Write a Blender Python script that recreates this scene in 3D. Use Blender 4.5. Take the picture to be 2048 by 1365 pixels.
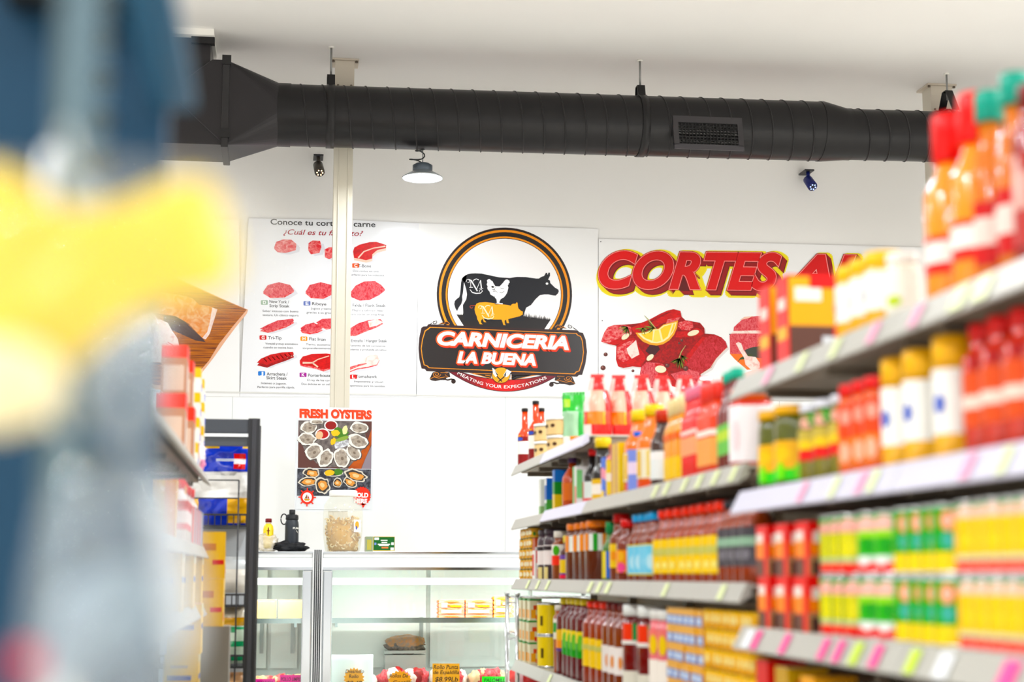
import bpy, bmesh, math, random
from mathutils import Vector, Matrix, noise

for o in list(bpy.data.objects):
    bpy.data.objects.remove(o, do_unlink=True)
SC = bpy.context.scene
COL = SC.collection

# ------------------------------------------------------------------ camera
W, H, F = 2048, 1365, 3300.0
CAMZ = 1.15
TILT, YAW = math.radians(8.06), math.radians(7.92)
cam_data = bpy.data.cameras.new('camera')
cam = bpy.data.objects.new('camera', cam_data)
COL.objects.link(cam)
cam.location = (0, 0, CAMZ)
cam.rotation_euler = (math.pi / 2 + TILT, 0, -YAW)
cam_data.sensor_width = 36.0
cam_data.lens = F * 36.0 / W
cam_data.clip_start = 0.05
cam_data.clip_end = 100
cam_data.dof.use_dof = True
cam_data.dof.focus_distance = 12.4
cam_data.dof.aperture_fstop = 2.0
SC.camera = cam

# ------------------------------------------------------------------ world, exposure
world = bpy.data.worlds.new('daylight')
SC.world = world
world.use_nodes = True
bgn = world.node_tree.nodes['Background']
bgn.inputs[0].default_value = (1.0, 0.985, 0.96, 1)
bgn.inputs[1].default_value = 0.8
SC.view_settings.view_transform = 'Standard'
SC.view_settings.look = 'None'
SC.view_settings.exposure = 0.46
SC.view_settings.gamma = 1.0
SC.view_settings.use_curve_mapping = False
LAMP_W = 92.0

# ------------------------------------------------------------------ view ray -> point on a real plane
RM = cam.rotation_euler.to_matrix()


def ray(px, py):
    return RM @ Vector(((px - W / 2) / F, -(py - H / 2) / F, -1.0))


def P(px, py, Y):
    """the point where the sight line through (px, py) meets the upright plane at distance Y"""
    d = ray(px, py)
    t = Y / d.y
    return Vector((d.x * t, Y, CAMZ + d.z * t))


def proj(p):
    q = RM.transposed() @ (Vector(p) - Vector((0, 0, CAMZ)))
    return W / 2 - F * q.x / q.z, H / 2 + F * q.y / q.z


def Yof(px, X, z=None):
    """how far along the row X the sight line px runs, at height z"""
    d = ray(px, 1150)
    y = d.y * X / d.x
    if z is None:
        return y
    for _ in range(6):
        e = proj((X, y, z))[0] - px
        g = (proj((X, y + .01, z))[0] - px - e) / .01
        y -= e / g
    return y


# ------------------------------------------------------------------ materials
SATURATION = 1.3


def lin(h):
    h = h.lstrip('#')
    c = [int(h[i:i + 2], 16) / 255 for i in (0, 2, 4)]
    c = [x / 12.92 if x <= .04045 else ((x + .055) / 1.055) ** 2.4 for x in c]
    l = .3 * c[0] + .55 * c[1] + .15 * c[2]
    k = 1 - .14 * min(1, (max(c) - min(c)) / .6)      # printed inks and plastics are never as light as white paper
    return tuple(min(1, max(0, (l + (x - l) * SATURATION) * k)) for x in c) + (1,)


MATS = {}


def mat(hexc, rough=.45, metal=0.0, coat=0.0, bump=0.0, bscale=40, var=0.0, emit=0.0):
    key = (hexc, rough, metal, coat, bump, bscale, var, emit)
    if key in MATS:
        return MATS[key]
    m = bpy.data.materials.new('surface_' + hexc.lstrip('#'))
    m.use_nodes = True
    nt = m.node_tree
    b = nt.nodes['Principled BSDF']
    c = lin(hexc)
    b.inputs['Specular IOR Level'].default_value = .5 if metal or coat or rough < .25 else .3
    b.inputs['Base Color'].default_value = c
    b.inputs['Roughness'].default_value = rough
    b.inputs['Metallic'].default_value = metal
    b.inputs['Coat Weight'].default_value = coat
    if emit:
        b.inputs['Emission Color'].default_value = c
        b.inputs['Emission Strength'].default_value = emit
    tc = nt.nodes.new('ShaderNodeTexCoord')
    if var or bump:
        n = nt.nodes.new('ShaderNodeTexNoise')
        n.inputs['Scale'].default_value = bscale
        n.inputs['Detail'].default_value = 4
        nt.links.new(tc.outputs['Object'], n.inputs['Vector'])
        if var:
            r = nt.nodes.new('ShaderNodeValToRGB')
            r.color_ramp.elements[0].position = .3
            r.color_ramp.elements[1].position = .7
            r.color_ramp.elements[0].color = tuple(max(0, x * (1 - var)) for x in c[:3]) + (1,)
            r.color_ramp.elements[1].color = tuple(min(1, x * (1 + var)) for x in c[:3]) + (1,)
            nt.links.new(n.outputs['Fac'], r.inputs['Fac'])
            nt.links.new(r.outputs['Color'], b.inputs['Base Color'])
        if bump:
            bp = nt.nodes.new('ShaderNodeBump')
            bp.inputs['Strength'].default_value = bump
            bp.inputs['Distance'].default_value = .01
            nt.links.new(n.outputs['Fac'], bp.inputs['Height'])
            nt.links.new(bp.outputs['Normal'], b.inputs['Normal'])
    MATS[key] = m
    return m


def two_tone(name, ca, cb, scale, lo=.4, hi=.6, rough=.5, stretch=(1, 1, 1), detail=4, dist=0.0, bump=0, rot=(0, 0, 0)):
    if name in MATS:
        return MATS[name]
    m = bpy.data.materials.new(name)
    m.use_nodes = True
    nt = m.node_tree
    b = nt.nodes['Principled BSDF']
    b.inputs['Roughness'].default_value = rough
    b.inputs['Specular IOR Level'].default_value = .25
    tc = nt.nodes.new('ShaderNodeTexCoord')
    mp = nt.nodes.new('ShaderNodeMapping')
    mp.inputs['Scale'].default_value = stretch
    mp.inputs['Rotation'].default_value = rot
    n = nt.nodes.new('ShaderNodeTexNoise')
    n.inputs['Scale'].default_value = scale
    n.inputs['Detail'].default_value = detail
    n.inputs['Distortion'].default_value = dist
    r = nt.nodes.new('ShaderNodeValToRGB')
    r.color_ramp.elements[0].position = lo
    r.color_ramp.elements[1].position = hi
    r.color_ramp.elements[0].color = lin(ca)
    r.color_ramp.elements[1].color = lin(cb)
    nt.links.new(tc.outputs['Object'], mp.inputs['Vector'])
    nt.links.new(mp.outputs['Vector'], n.inputs['Vector'])
    nt.links.new(n.outputs['Fac'], r.inputs['Fac'])
    nt.links.new(r.outputs['Color'], b.inputs['Base Color'])
    if bump:
        bp = nt.nodes.new('ShaderNodeBump')
        bp.inputs['Strength'].default_value = bump
        bp.inputs['Distance'].default_value = .01
        nt.links.new(n.outputs['Fac'], bp.inputs['Height'])
        nt.links.new(bp.outputs['Normal'], b.inputs['Normal'])
    MATS[name] = m
    return m


def film(name, hexc, opacity, rough=.1, tint='#ffffff', gloss=.5, shine=.05):
    """see-through sheet: part clear, part whitish gloss"""
    if name in MATS:
        return MATS[name]
    m = bpy.data.materials.new(name)
    m.use_nodes = True
    nt = m.node_tree
    b = nt.nodes['Principled BSDF']
    b.inputs['Base Color'].default_value = lin(hexc)
    b.inputs['Roughness'].default_value = rough
    b.inputs['Specular IOR Level'].default_value = gloss
    t = nt.nodes.new('ShaderNodeBsdfTransparent')
    t.inputs[0].default_value = lin(tint)
    mx = nt.nodes.new('ShaderNodeMixShader')
    mx.inputs[0].default_value = opacity
    nt.links.new(t.outputs[0], mx.inputs[1])
    nt.links.new(b.outputs[0], mx.inputs[2])
    g = nt.nodes.new('ShaderNodeBsdfGlossy')
    g.inputs['Roughness'].default_value = rough
    m2 = nt.nodes.new('ShaderNodeMixShader')
    m2.inputs[0].default_value = shine
    nt.links.new(mx.outputs[0], m2.inputs[1])
    nt.links.new(g.outputs[0], m2.inputs[2])
    nt.links.new(m2.outputs[0], nt.nodes['Material Output'].inputs['Surface'])
    MATS[name] = m
    return m


def glass(name, tint='#f4fbfa', refl=.07, rough=.02):
    if name in MATS:
        return MATS[name]
    m = bpy.data.materials.new(name)
    m.use_nodes = True
    nt = m.node_tree
    nt.nodes.remove(nt.nodes['Principled BSDF'])
    t = nt.nodes.new('ShaderNodeBsdfTransparent')
    t.inputs[0].default_value = lin(tint)
    g = nt.nodes.new('ShaderNodeBsdfGlossy')
    g.inputs['Roughness'].default_value = rough
    mx = nt.nodes.new('ShaderNodeMixShader')
    mx.inputs[0].default_value = refl
    nt.links.new(t.outputs[0], mx.inputs[1])
    nt.links.new(g.outputs[0], mx.inputs[2])
    nt.links.new(mx.outputs[0], nt.nodes['Material Output'].inputs['Surface'])
    MATS[name] = m
    return m


def emis(name, hexc, strength):
    if name in MATS:
        return MATS[name]
    m = bpy.data.materials.new(name)
    m.use_nodes = True
    b = m.node_tree.nodes['Principled BSDF']
    b.inputs['Base Color'].default_value = lin(hexc)
    b.inputs['Emission Color'].default_value = lin(hexc)
    b.inputs['Emission Strength'].default_value = strength
    MATS[name] = m
    return m


# ------------------------------------------------------------------ mesh builder
class MB:
    def __init__(s):
        s.v, s.f, s.mi, s.sm, s.mats = [], [], [], [], []

    def m(s, material):
        if material not in s.mats:
            s.mats.append(material)
        return s.mats.index(material)

    def add(s, verts, faces, material, smooth=False):
        o = len(s.v)
        i = s.m(material)
        s.v += [tuple(v) for v in verts]
        for f in faces:
            s.f.append([o + k for k in f])
            s.mi.append(i)
            s.sm.append(smooth)

    def box(s, x0, x1, y0, y1, z0, z1, material):
        v = [(x, y, z) for z in (z0, z1) for y in (y0, y1) for x in (x0, x1)]
        s.add(v, [(0, 2, 3, 1), (4, 5, 7, 6), (0, 1, 5, 4), (2, 6, 7, 3), (0, 4, 6, 2), (1, 3, 7, 5)], material)

    def quad(s, a, b, c, d, material):
        s.add([a, b, c, d], [(0, 1, 2, 3)], material)

    def lathe(s, prof, material, seg=20, cx=0, cy=0, z=0, cap=True, ribs=0, rib=0.0):
        """prof: (radius, height) or (radius, height, material)"""
        vs = []
        for p in prof:
            for k in range(seg):
                a = 2 * math.pi * k / seg
                vs.append((cx + p[0] * math.cos(a), cy + p[0] * math.sin(a), z + p[1]))
        o = len(s.v)
        s.v += vs
        for i in range(len(prof) - 1):
            mm = prof[i][2] if len(prof[i]) > 2 else material
            mi = s.m(mm)
            for k in range(seg):
                k2 = (k + 1) % seg
                s.f.append([o + i * seg + k, o + i * seg + k2, o + (i + 1) * seg + k2, o + (i + 1) * seg + k])
                s.mi.append(mi)
                s.sm.append(True)
        if cap:
            for i, flip in ((0, True), (len(prof) - 1, False)):
                if prof[i][0] > 1e-5:
                    f = [o + i * seg + k for k in range(seg)]
                    s.f.append(f[::-1] if flip else f)
                    s.mi.append(s.m(prof[i][2] if len(prof[i]) > 2 else material))
                    s.sm.append(False)

    def tube(s, pts, r, material, seg=8):
        pts = [Vector(p) for p in pts]
        rings = []
        up = Vector((0, 0, 1))
        for i, p in enumerate(pts):
            d = (pts[min(i + 1, len(pts) - 1)] - pts[max(i - 1, 0)])
            if d.length < 1e-9:
                d = Vector((0, 0, 1))
            d.normalize()
            a = d.cross(up)
            if a.length < .05:
                a = d.cross(Vector((1, 0, 0)))
            a.normalize()
            b = d.cross(a)
            rr = r[i] if isinstance(r, (list, tuple)) else r
            rings.append([p + (a * math.cos(2 * math.pi * k / seg) + b * math.sin(2 * math.pi * k / seg)) * rr for k in range(seg)])
        vs = [v for ring in rings for v in ring]
        fs = []
        for i in range(len(rings) - 1):
            for k in range(seg):
                k2 = (k + 1) % seg
                fs.append((i * seg + k, i * seg + k2, (i + 1) * seg + k2, (i + 1) * seg + k))
        fs.append(tuple(range(seg))[::-1])
        fs.append(tuple((len(rings) - 1) * seg + k for k in range(seg)))
        s.add(vs, fs, material, True)

    def arcpatch(s, R, a0, a1, z0, z1, material, oval=False, n=8):
        """a patch curved round the upright axis; angle 0 faces -Y"""
        vs, fs = [], []
        if oval:
            ac, zc, da, dz = (a0 + a1) / 2, (z0 + z1) / 2, (a1 - a0) / 2, (z1 - z0) / 2
            vs.append((R * math.sin(ac), -R * math.cos(ac), zc))
            for k in range(16):
                t = 2 * math.pi * k / 16
                a = ac + da * math.cos(t)
                vs.append((R * math.sin(a), -R * math.cos(a), zc + dz * math.sin(t)))
            fs = [(0, 1 + k, 1 + (k + 1) % 16) for k in range(16)]
        else:
            for k in range(n + 1):
                a = a0 + (a1 - a0) * k / n
                vs += [(R * math.sin(a), -R * math.cos(a), z0), (R * math.sin(a), -R * math.cos(a), z1)]
            fs = [(2 * k, 2 * k + 2, 2 * k + 3, 2 * k + 1) for k in range(n)]
        s.add(vs, fs, material, True)

    def mesh(s, name):
        me = bpy.data.meshes.new(name)
        me.from_pydata(s.v, [], s.f)
        for x in s.mats:
            me.materials.append(x)
        me.polygons.foreach_set('material_index', s.mi)
        me.polygons.foreach_set('use_smooth', s.sm)
        me.update()
        return me

    def build(s, name, parent=None):
        o = bpy.data.objects.new(name, s.mesh(name))
        COL.objects.link(o)
        if parent is not None:
            o.parent = parent
        return o


def bevel(o, w=.004, seg=2):
    b = o.modifiers.new('edge', 'BEVEL')
    b.width = w
    b.segments = seg
    b.limit_method = 'ANGLE'
    return o


def tag(o, label, cat, group=None):
    o['label'] = label
    o['category'] = cat
    if group:
        o['group'] = group
    return o


def thing(name, label, cat, loc=(0, 0, 0), rz=0.0, group=None):
    o = bpy.data.objects.new(name, None)
    o.empty_display_size = .05
    COL.objects.link(o)
    o.location = loc
    o.rotation_euler = (0, 0, rz)
    return tag(o, label, cat, group)


def struct(o):
    o['kind'] = 'structure'
    return o


# ------------------------------------------------------------------ lettering
_TXT = {}


def text_mesh(s, shear=0.0, offset=0.0, spacing=1.0):
    key = (s, shear, offset, spacing)
    if key in _TXT:
        return _TXT[key]
    cu = bpy.data.curves.new('lettering', 'FONT')
    cu.body = s
    cu.shear = shear
    cu.offset = offset
    cu.space_character = spacing
    cu.resolution_u = 8
    ob = bpy.data.objects.new('lettering', cu)
    COL.objects.link(ob)
    dg = bpy.context.evaluated_depsgraph_get()
    me = bpy.data.meshes.new_from_object(ob.evaluated_get(dg))
    vs = [(v.co.x, v.co.y) for v in me.vertices]
    fs = [list(p.vertices) for p in me.polygons]
    bpy.data.objects.remove(ob, do_unlink=True)
    bpy.data.curves.remove(cu)
    bpy.data.meshes.remove(me)
    _TXT[key] = (vs, fs)
    return vs, fs


CAPH = None


def text_uv(s, shear=0.0, offset=0.0, spacing=1.0, ref=None):
    """letters scaled so that the width of the plain word is 1 and the cap height 1"""
    global CAPH
    if CAPH is None:
        hv, _ = text_mesh('H')
        CAPH = max(v[1] for v in hv)
    base, _ = text_mesh(ref or s, shear, 0.0, spacing)
    x0, x1 = min(v[0] for v in base), max(v[0] for v in base)
    vs, fs = text_mesh(s, shear, offset, spacing)
    return [((x - x0) / (x1 - x0), y / CAPH) for x, y in vs], fs


class Print(MB):
    """flat printing on an upright plane at distance Y, each layer a hair in front of the one below"""

    def __init__(s, Y, step=.00012):
        super().__init__()
        s.Y, s.n, s.step = Y, 0, step

    def poly(s, pts, material, layer=True):
        if layer:
            s.n += 1
        y = s.Y - s.n * s.step
        s.add([P(a, b, y) for a, b in pts], [tuple(range(len(pts)))], material)

    def ell(s, cx, cy, rx, ry, material, rot=0.0, n=28, wob=0.0, seed=0):
        pts = []
        for k in range(n):
            t = 2 * math.pi * k / n
            w = 1 + wob * noise.noise(Vector((math.cos(t) * 1.7 + seed * 9.1, math.sin(t) * 1.7, seed)))
            a, b = rx * w * math.cos(t), ry * w * math.sin(t)
            pts.append((cx + a * math.cos(rot) - b * math.sin(rot), cy + a * math.sin(rot) + b * math.cos(rot)))
        s.poly(pts, material)

    def stroke(s, pts, w, material, layer=True):
        if layer:
            s.n += 1
        y = s.Y - s.n * s.step
        L, R = [], []
        for i, p in enumerate(pts):
            a, b = pts[max(i - 1, 0)], pts[min(i + 1, len(pts) - 1)]
            dx, dy = b[0] - a[0], b[1] - a[1]
            l = math.hypot(dx, dy) or 1
            ww = w[i] if isinstance(w, (list, tuple)) else w
            nx, ny = -dy / l * ww / 2, dx / l * ww / 2
            L.append((p[0] + nx, p[1] + ny))
            R.append((p[0] - nx, p[1] - ny))
        vs = [P(a, b, y) for a, b in L] + [P(a, b, y) for a, b in R]
        n = len(pts)
        s.add(vs, [(i, i + 1, n + i + 1, n + i) for i in range(n - 1)], material)

    def text(s, body, x0, y0, x1, y1, h, material, shear=0.0, offset=0.0, spacing=1.0, shift=(0, 0), curve=None, layer=True):
        if layer:
            s.n += 1
        y = s.Y - s.n * s.step
        vs, fs = text_uv(body, shear, offset, spacing)
        out = []
        for u, v in vs:
            if curve:
                bx, by = curve(u)
                cx, cy = curve(u + .01)
                l = math.hypot(cx - bx, cy - by) or 1
                tx, ty = (cx - bx) / l, (cy - by) / l
                px, py = bx + ty * v * h, by - tx * v * h
            else:
                px = x0 + (x1 - x0) * u
                py = y0 + (y1 - y0) * u - v * h
            out.append(P(px + shift[0], py + shift[1], y))
        s.add(out, fs, material)


def zoomed(ox, oy, k):
    return lambda pts: [(ox + x / k, oy + y / k) for x, y in pts]


ORD = ['first', 'second', 'third', 'fourth', 'fifth', 'sixth', 'seventh', 'eighth', 'ninth', 'tenth', 'eleventh', 'twelfth', 'thirteenth', 'fourteenth', 'fifteenth']

# ================================================================== the room
YW = 13.35          # back wall
CEIL = P(693, 119, 12.45).z
BEIGE = mat('#f4f3f1', .55, bump=.05, bscale=3)
WHITE_PANEL = mat('#f6f7f6', .3)
m = MB(); m.box(-9, 13, -4, YW + .2, -.15, 0, mat('#e4e1db', .35, var=.05, bscale=2)); struct(m.build('floor'))
m = MB(); m.box(-9, 13, -4, YW + .2, CEIL, CEIL + .2, mat('#efedea', .6, var=.025, bscale=.7)); struct(m.build('ceiling'))
m = MB(); m.box(-9, 13, YW, YW + .2, 0, CEIL, BEIGE); struct(m.build('wall_back'))
m = MB(); m.box(-9.2, -9, -4, YW + .2, 0, CEIL, BEIGE); struct(m.build('wall_left'))
m = MB(); m.box(13, 13.2, -4, YW + .2, 0, CEIL, BEIGE); struct(m.build('wall_right'))
# the shop front behind the camera: a low wall and a header with open glazing between
m = MB(); m.box(-9, 13, -4.2, -4, 0, .5, BEIGE); m.box(-9, 13, -4.2, -4, 4.3, CEIL, BEIGE); struct(m.build('wall_front'))
# white washable panel of the lower back wall, with its joint lines
zp = P(1000, 795, YW).z
m = MB(); m.box(-9, 13, YW - .012, YW - .001, 0, zp, WHITE_PANEL)
m.box(-9, 13, YW - .02, YW - .001, zp, zp + .012, mat('#d9d9d6', .4))
for px in (463, 1010, 1560):
    x = P(px, 900, YW).x
    m.box(x - .003, x + .003, YW - .0135, YW - .012, 0, zp, mat('#d5d8d8', .5))
struct(m.build('trim_1'))

# ------------------------------------------------------------------ pillars
def pillar(pxc, pyc, wpx, label):
    c = P(pxc, pyc, 12.45)
    w = wpx / F * 12.6 / 2
    t = thing('steel_pillar', label, 'pillar', (c.x, 12.45 + w, 0))
    t['kind'] = 'thing'
    pm = mat('#dcd7ca', .45)
    m = MB(); m.box(-w, w, -w, w, 0, CEIL - .012, pm)
    m.box(-w * .55, -w * .45, -w - .004, -w, 0, CEIL - .35, pm)
    m.box(w * .45, w * .55, -w - .004, -w, 0, CEIL - .35, pm)
    bevel(m.build('shaft', t), .012, 2)
    m = MB(); m.box(-w - .035, w + .035, -w - .035, w + .035, CEIL - .014, CEIL - .001, mat('#d8cfc2', .5))
    m.box(-w * 1.02, w * 1.02, -w - .012, -w - .001, CEIL - .25, CEIL - .015, mat('#dad2c5', .5))
    m.build('head_plate', t)
    for sx in (-1, 1):
        b = MB(); b.lathe([(.012, 0), (.012, .012), (.008, .016)], mat('#6c6258', .5, .5), 8, sx * (w + .018), -w - .018, CEIL - .03)
        b.build('bolt', t)
    for sx in (-.7, .7):
        b = MB(); b.lathe([(.009, 0), (.009, .012)], mat('#8a8176', .5, .5), 8, sx * w, -w - .018, CEIL - .22)
        b.build('bolt', t)
    return t


pillar(685, 450, 38, 'cream steel pillar standing in front of the meat cuts poster')
pillar(1882, 195, 46, 'cream steel pillar whose head shows above the thin end of the duct')

# ------------------------------------------------------------------ the duct
YD = 12.15
BLK = mat('#181718', .32, .0, bump=.03, bscale=6)
BLK2 = mat('#262426', .36, bump=.02, bscale=9)
duct = thing('air_duct', 'long black spiral air duct hanging under the ceiling', 'air duct', (0, 0, 0))
A, B, C_, D_ = P(560, 230, YD), P(1636, 263, YD), P(1694, 269, YD), P(2300, 285, YD)
zm = (A.z + B.z) / 2
cosE = math.cos(math.radians(14.5))
r1 = abs(P(1000, 182, YD).z - P(1000, 304, YD).z) * .5 * cosE
r2 = abs(P(1694, 218, YD).z - P(1694, 320, YD).z) * .5 * cosE


def xtube(m, stations, material, seg=40, caps=True):
    vs, fs = [], []
    for (x, z, r) in stations:
        for k in range(seg):
            a = 2 * math.pi * k / seg
            vs.append((x, YD + r * math.cos(a), z + r * math.sin(a)))
    for i in range(len(stations) - 1):
        for k in range(seg):
            k2 = (k + 1) % seg
            fs.append((i * seg + k, i * seg + k2, (i + 1) * seg + k2, (i + 1) * seg + k))
    m.add(vs, fs, material, True)


m = MB(); xtube(m, [(A.x, A.z, r1), (B.x, B.z, r1)], BLK); m.build('round_pipe', duct)
m = MB(); xtube(m, [(B.x, B.z, r1 + .004), (B.x + .03, B.z, r1 + .004), (C_.x - .02, C_.z, r2 + .004), (C_.x + .02, C_.z, r2 + .004)], BLK); m.build('reducer', duct)
m = MB(); xtube(m, [(C_.x, C_.z, r2), (D_.x, D_.z, r2)], BLK); m.build('thin_pipe', duct)
m = MB(); xtube(m, [(A.x - .02, A.z, r1 + .006), (A.x + .08, A.z, r1 + .006)], BLK); m.build('collar', duct)
m = MB()
pts = []
pitch = .162
for (xa, za, xb, zb, r) in ((A.x + .1, A.z, B.x, B.z, r1), (C_.x + .03, C_.z, D_.x, D_.z, r2)):
    n = int((xb - xa) / pitch)
    for i in range(n):
        ring = []
        for k in range(33):
            a = 2 * math.pi * k / 32
            f = (i + k / 32)
            x = xa + f * pitch
            ring.append((x, YD + (r + .001) * math.cos(a), za + (zb - za) * (x - xa) / (xb - xa) + (r + .001) * math.sin(a)))
        m.tube(ring, .006, mat('#232223', .45), 5)
sm_ = m.build('seam', duct); sm_['kind'] = 'stuff'
# grille let into the side of the duct
gx0, gx1 = P(1356, 265, YD - r1).x, P(1474, 265, YD - r1).x
gz = P(1415, 268, YD - r1).z
gh = .105
fy = YD - r1 - .02
tl = math.radians(12)

def gp(x, s, o=0.0):
    return (x, fy - o * math.cos(tl) + s * math.sin(tl) * .9, gz + s * math.cos(tl) - o * math.sin(tl))
fm = MB()
def gbar(m, x0, x1, s0, s1, o0, o1, material):
    v = [gp(x, s, o) for o in (o0, o1) for s in (s0, s1) for x in (x0, x1)]
    m.add(v, [(0, 2, 3, 1), (4, 5, 7, 6), (0, 1, 5, 4), (2, 6, 7, 3), (0, 4, 6, 2), (1, 3, 7, 5)], material)
FRM = mat('#3b393b', .4)
gbar(fm, gx0 - .04, gx1 + .04, gh - .02, gh + .035, -.03, .01, FRM)
gbar(fm, gx0 - .04, gx1 + .04, -gh - .035, -gh + .01, -.03, .01, mat('#454346', .35))
gbar(fm, gx0 - .04, gx0, -gh, gh, -.03, .01, FRM)
gbar(fm, gx1, gx1 + .04, -gh, gh, -.03, .01, FRM)
gf = fm.build('vent_frame', duct)
b = MB(); gbar(b, gx0, gx1, -gh, gh, -.02, -.012, mat('#111112', .5)); b.build('vent_throat', gf)
b = MB()
for i in range(6):
    s = -gh + .03 + i * .03
    gbar(b, gx0, gx1, s, s + .016, -.012, -.008, mat('#7d7c7e' if i % 2 else '#8f8e8e', .25, .8))
b.build('vent_blade', gf)
b = MB()
n = 17
for i in range(1, n):
    x = gx0 + (gx1 - gx0) * i / n
    gbar(b, x - .004, x + .004, -gh, gh, 0, .006, mat('#1a1a1b', .4))
for i in range(1, 9):
    s = -gh + 2 * gh * i / 9
    gbar(b, gx0, gx1, s - .004, s + .004, 0, .006, mat('#1a1a1b', .4))
b.build('grille', gf)
# hangers
def hanger(px, label, tri):
    x = P(px, 150, YD).x
    t = thing('duct_hanger', label, 'hanger', (x, YD, CEIL))
    za = A.z + (B.z - A.z) * (x - A.x) / (B.x - A.x)
    r = r1 if x < B.x else r2
    zt = za + r - CEIL
    b = MB(); b.tube([(0, 0, 0), (0, 0, zt + .09)], .008, mat('#8d8d8c', .4, .6), 8); b.build('rod', t)
    b = MB(); b.lathe([(.022, -.012), (.022, 0)], mat('#f2f0ea', .5), 10); b.build('ceiling_washer', t)
    b = MB()
    h = .16 if tri else .085
    k = .16 if tri else .07
    hw = .03
    b.add([(-hw, -.035, zt + h), (hw, -.035, zt + h), (hw, .035, zt + h), (-hw, .035, zt + h),
           (-hw, -k, zt - .03), (hw, -k, zt - .03), (hw, k, zt - .03), (-hw, k, zt - .03)],
          [(0, 1, 2, 3), (0, 4, 5, 1), (3, 2, 6, 7)], BLK)
    o = b.build('strap_top', t)
    s = o.modifiers.new('thick', 'SOLIDIFY'); s.thickness = .008
    b = MB()
    ring = []
    for k2 in range(33):
        a = 2 * math.pi * k2 / 32
        ring.append((math.cos(a), math.sin(a)))
    vs = [(xx, (r + .005) * c, za - CEIL + (r + .005) * sn) for c, sn in ring for xx in (-.03, .03)]
    b.add(vs, [(2 * i, 2 * i + 1, 2 * i + 3, 2 * i + 2) for i in range(32)], BLK, True)
    o = b.build('strap', t)
    s = o.modifiers.new('thick', 'SOLIDIFY'); s.thickness = .004


hanger(662, 'duct hanger rod beside the head of the pillar in front of the poster', False)
hanger(1280, 'duct hanger rod at the middle of the duct, near the grille', False)
hanger(1893, 'triangular duct hanger at the thin end of the duct', True)

# square plenum at the end of the duct, with the riser through the ceiling
YF = YD - .26
YB = YD + .26
pl = thing('duct_plenum', 'black sheet metal plenum box joining the duct to the ceiling', 'air duct', (0, 0, 0))
S0, S1 = P(453, 120, YF), P(453, 290, YF)
zb, zt = S1.z, S0.z
xs = S0.x
m = MB()
# taper from the square seam to the round pipe
n = 40
sq = [(xs, YB, zt), (xs, YF, zt), (xs, YF, zb), (xs, YB, zb)]
rd = [(A.x, YD + r1 * math.cos(2 * math.pi * k / n), A.z + r1 * math.sin(2 * math.pi * k / n)) for k in range(n)]
fc = []
for c in range(4):
    mid = n * (2 * c + 1) // 8           # the direction of this corner
    for k in range(mid - 5, mid + 5):
        fc.append((c, 4 + k % n, 4 + (k + 1) % n))
    fc.append((c, 4 + (mid + 5) % n, (c + 1) % 4))
m.add(sq + rd, fc, BLK2)
m.build('taper', pl)
xl = P(300, 200, YF).x
m = MB()
zc = zb + (zt - zb) * .2
xk = P(350, 200, YF).x
prof = [(xs, zb), (xs, zt), (xs - .1, zt), (xk, zt - .2), (xl - .2, zt - .2), (xl - .2, zb)]
vs = [(x, YF, z) for x, z in prof] + [(x, YB, z) for x, z in prof]
k = len(prof)
m.add(vs, [tuple(range(k)), tuple(range(2 * k - 1, k - 1, -1))] + [(i, (i + 1) % k, k + (i + 1) % k, k + i) for i in range(k)], BLK2)
m.build('box_body', pl)
m = MB()
cxm = (xs + xk) / 2
for (a, b_) in (((xs - .02, zb + .02), (xk, zb + .33)), ((xk, zt - .22), (xs - .12, zt - .02))):
    v = [(a[0], YF - .004, a[1]), (b_[0], YF - .004, b_[1])]
    m.tube(v, .003, mat('#454346', .5), 5)
m.build('crease', pl)
m = MB(); m.box(xs - .025, xs + .025, YF - .02, YB + .02, zb - .02, zt + .02, mat('#2a292a', .4)); bevel(m.build('seam_flange', pl), .004)
for z in (zt - .04, zb + .05):
    b = MB(); b.box(xs - .03, xs + .035, YF - .03, YF - .02, z, z + .07, mat('#1c1b1c', .4)); b.build('clip', pl)
x0, x1 = xl - .2, P(424, 100, YD).x
m = MB(); m.box(x0, x1, YD - .22, YB, zt - .22, CEIL - .04, BLK2); m.build('riser', pl)
m = MB(); m.box(x0 - .02, x1 + .025, YD - .3, YB + .03, CEIL - .05, CEIL - .001, mat('#f7f5f0', .5)); m.build('ceiling_collar', pl)
m = MB(); m.box(x1 - .14, x1 + .03, YD - .26, YD - .2, CEIL - .1, CEIL - .05, mat('#1d1c1d', .4)); m.build('bracket', pl)

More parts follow.
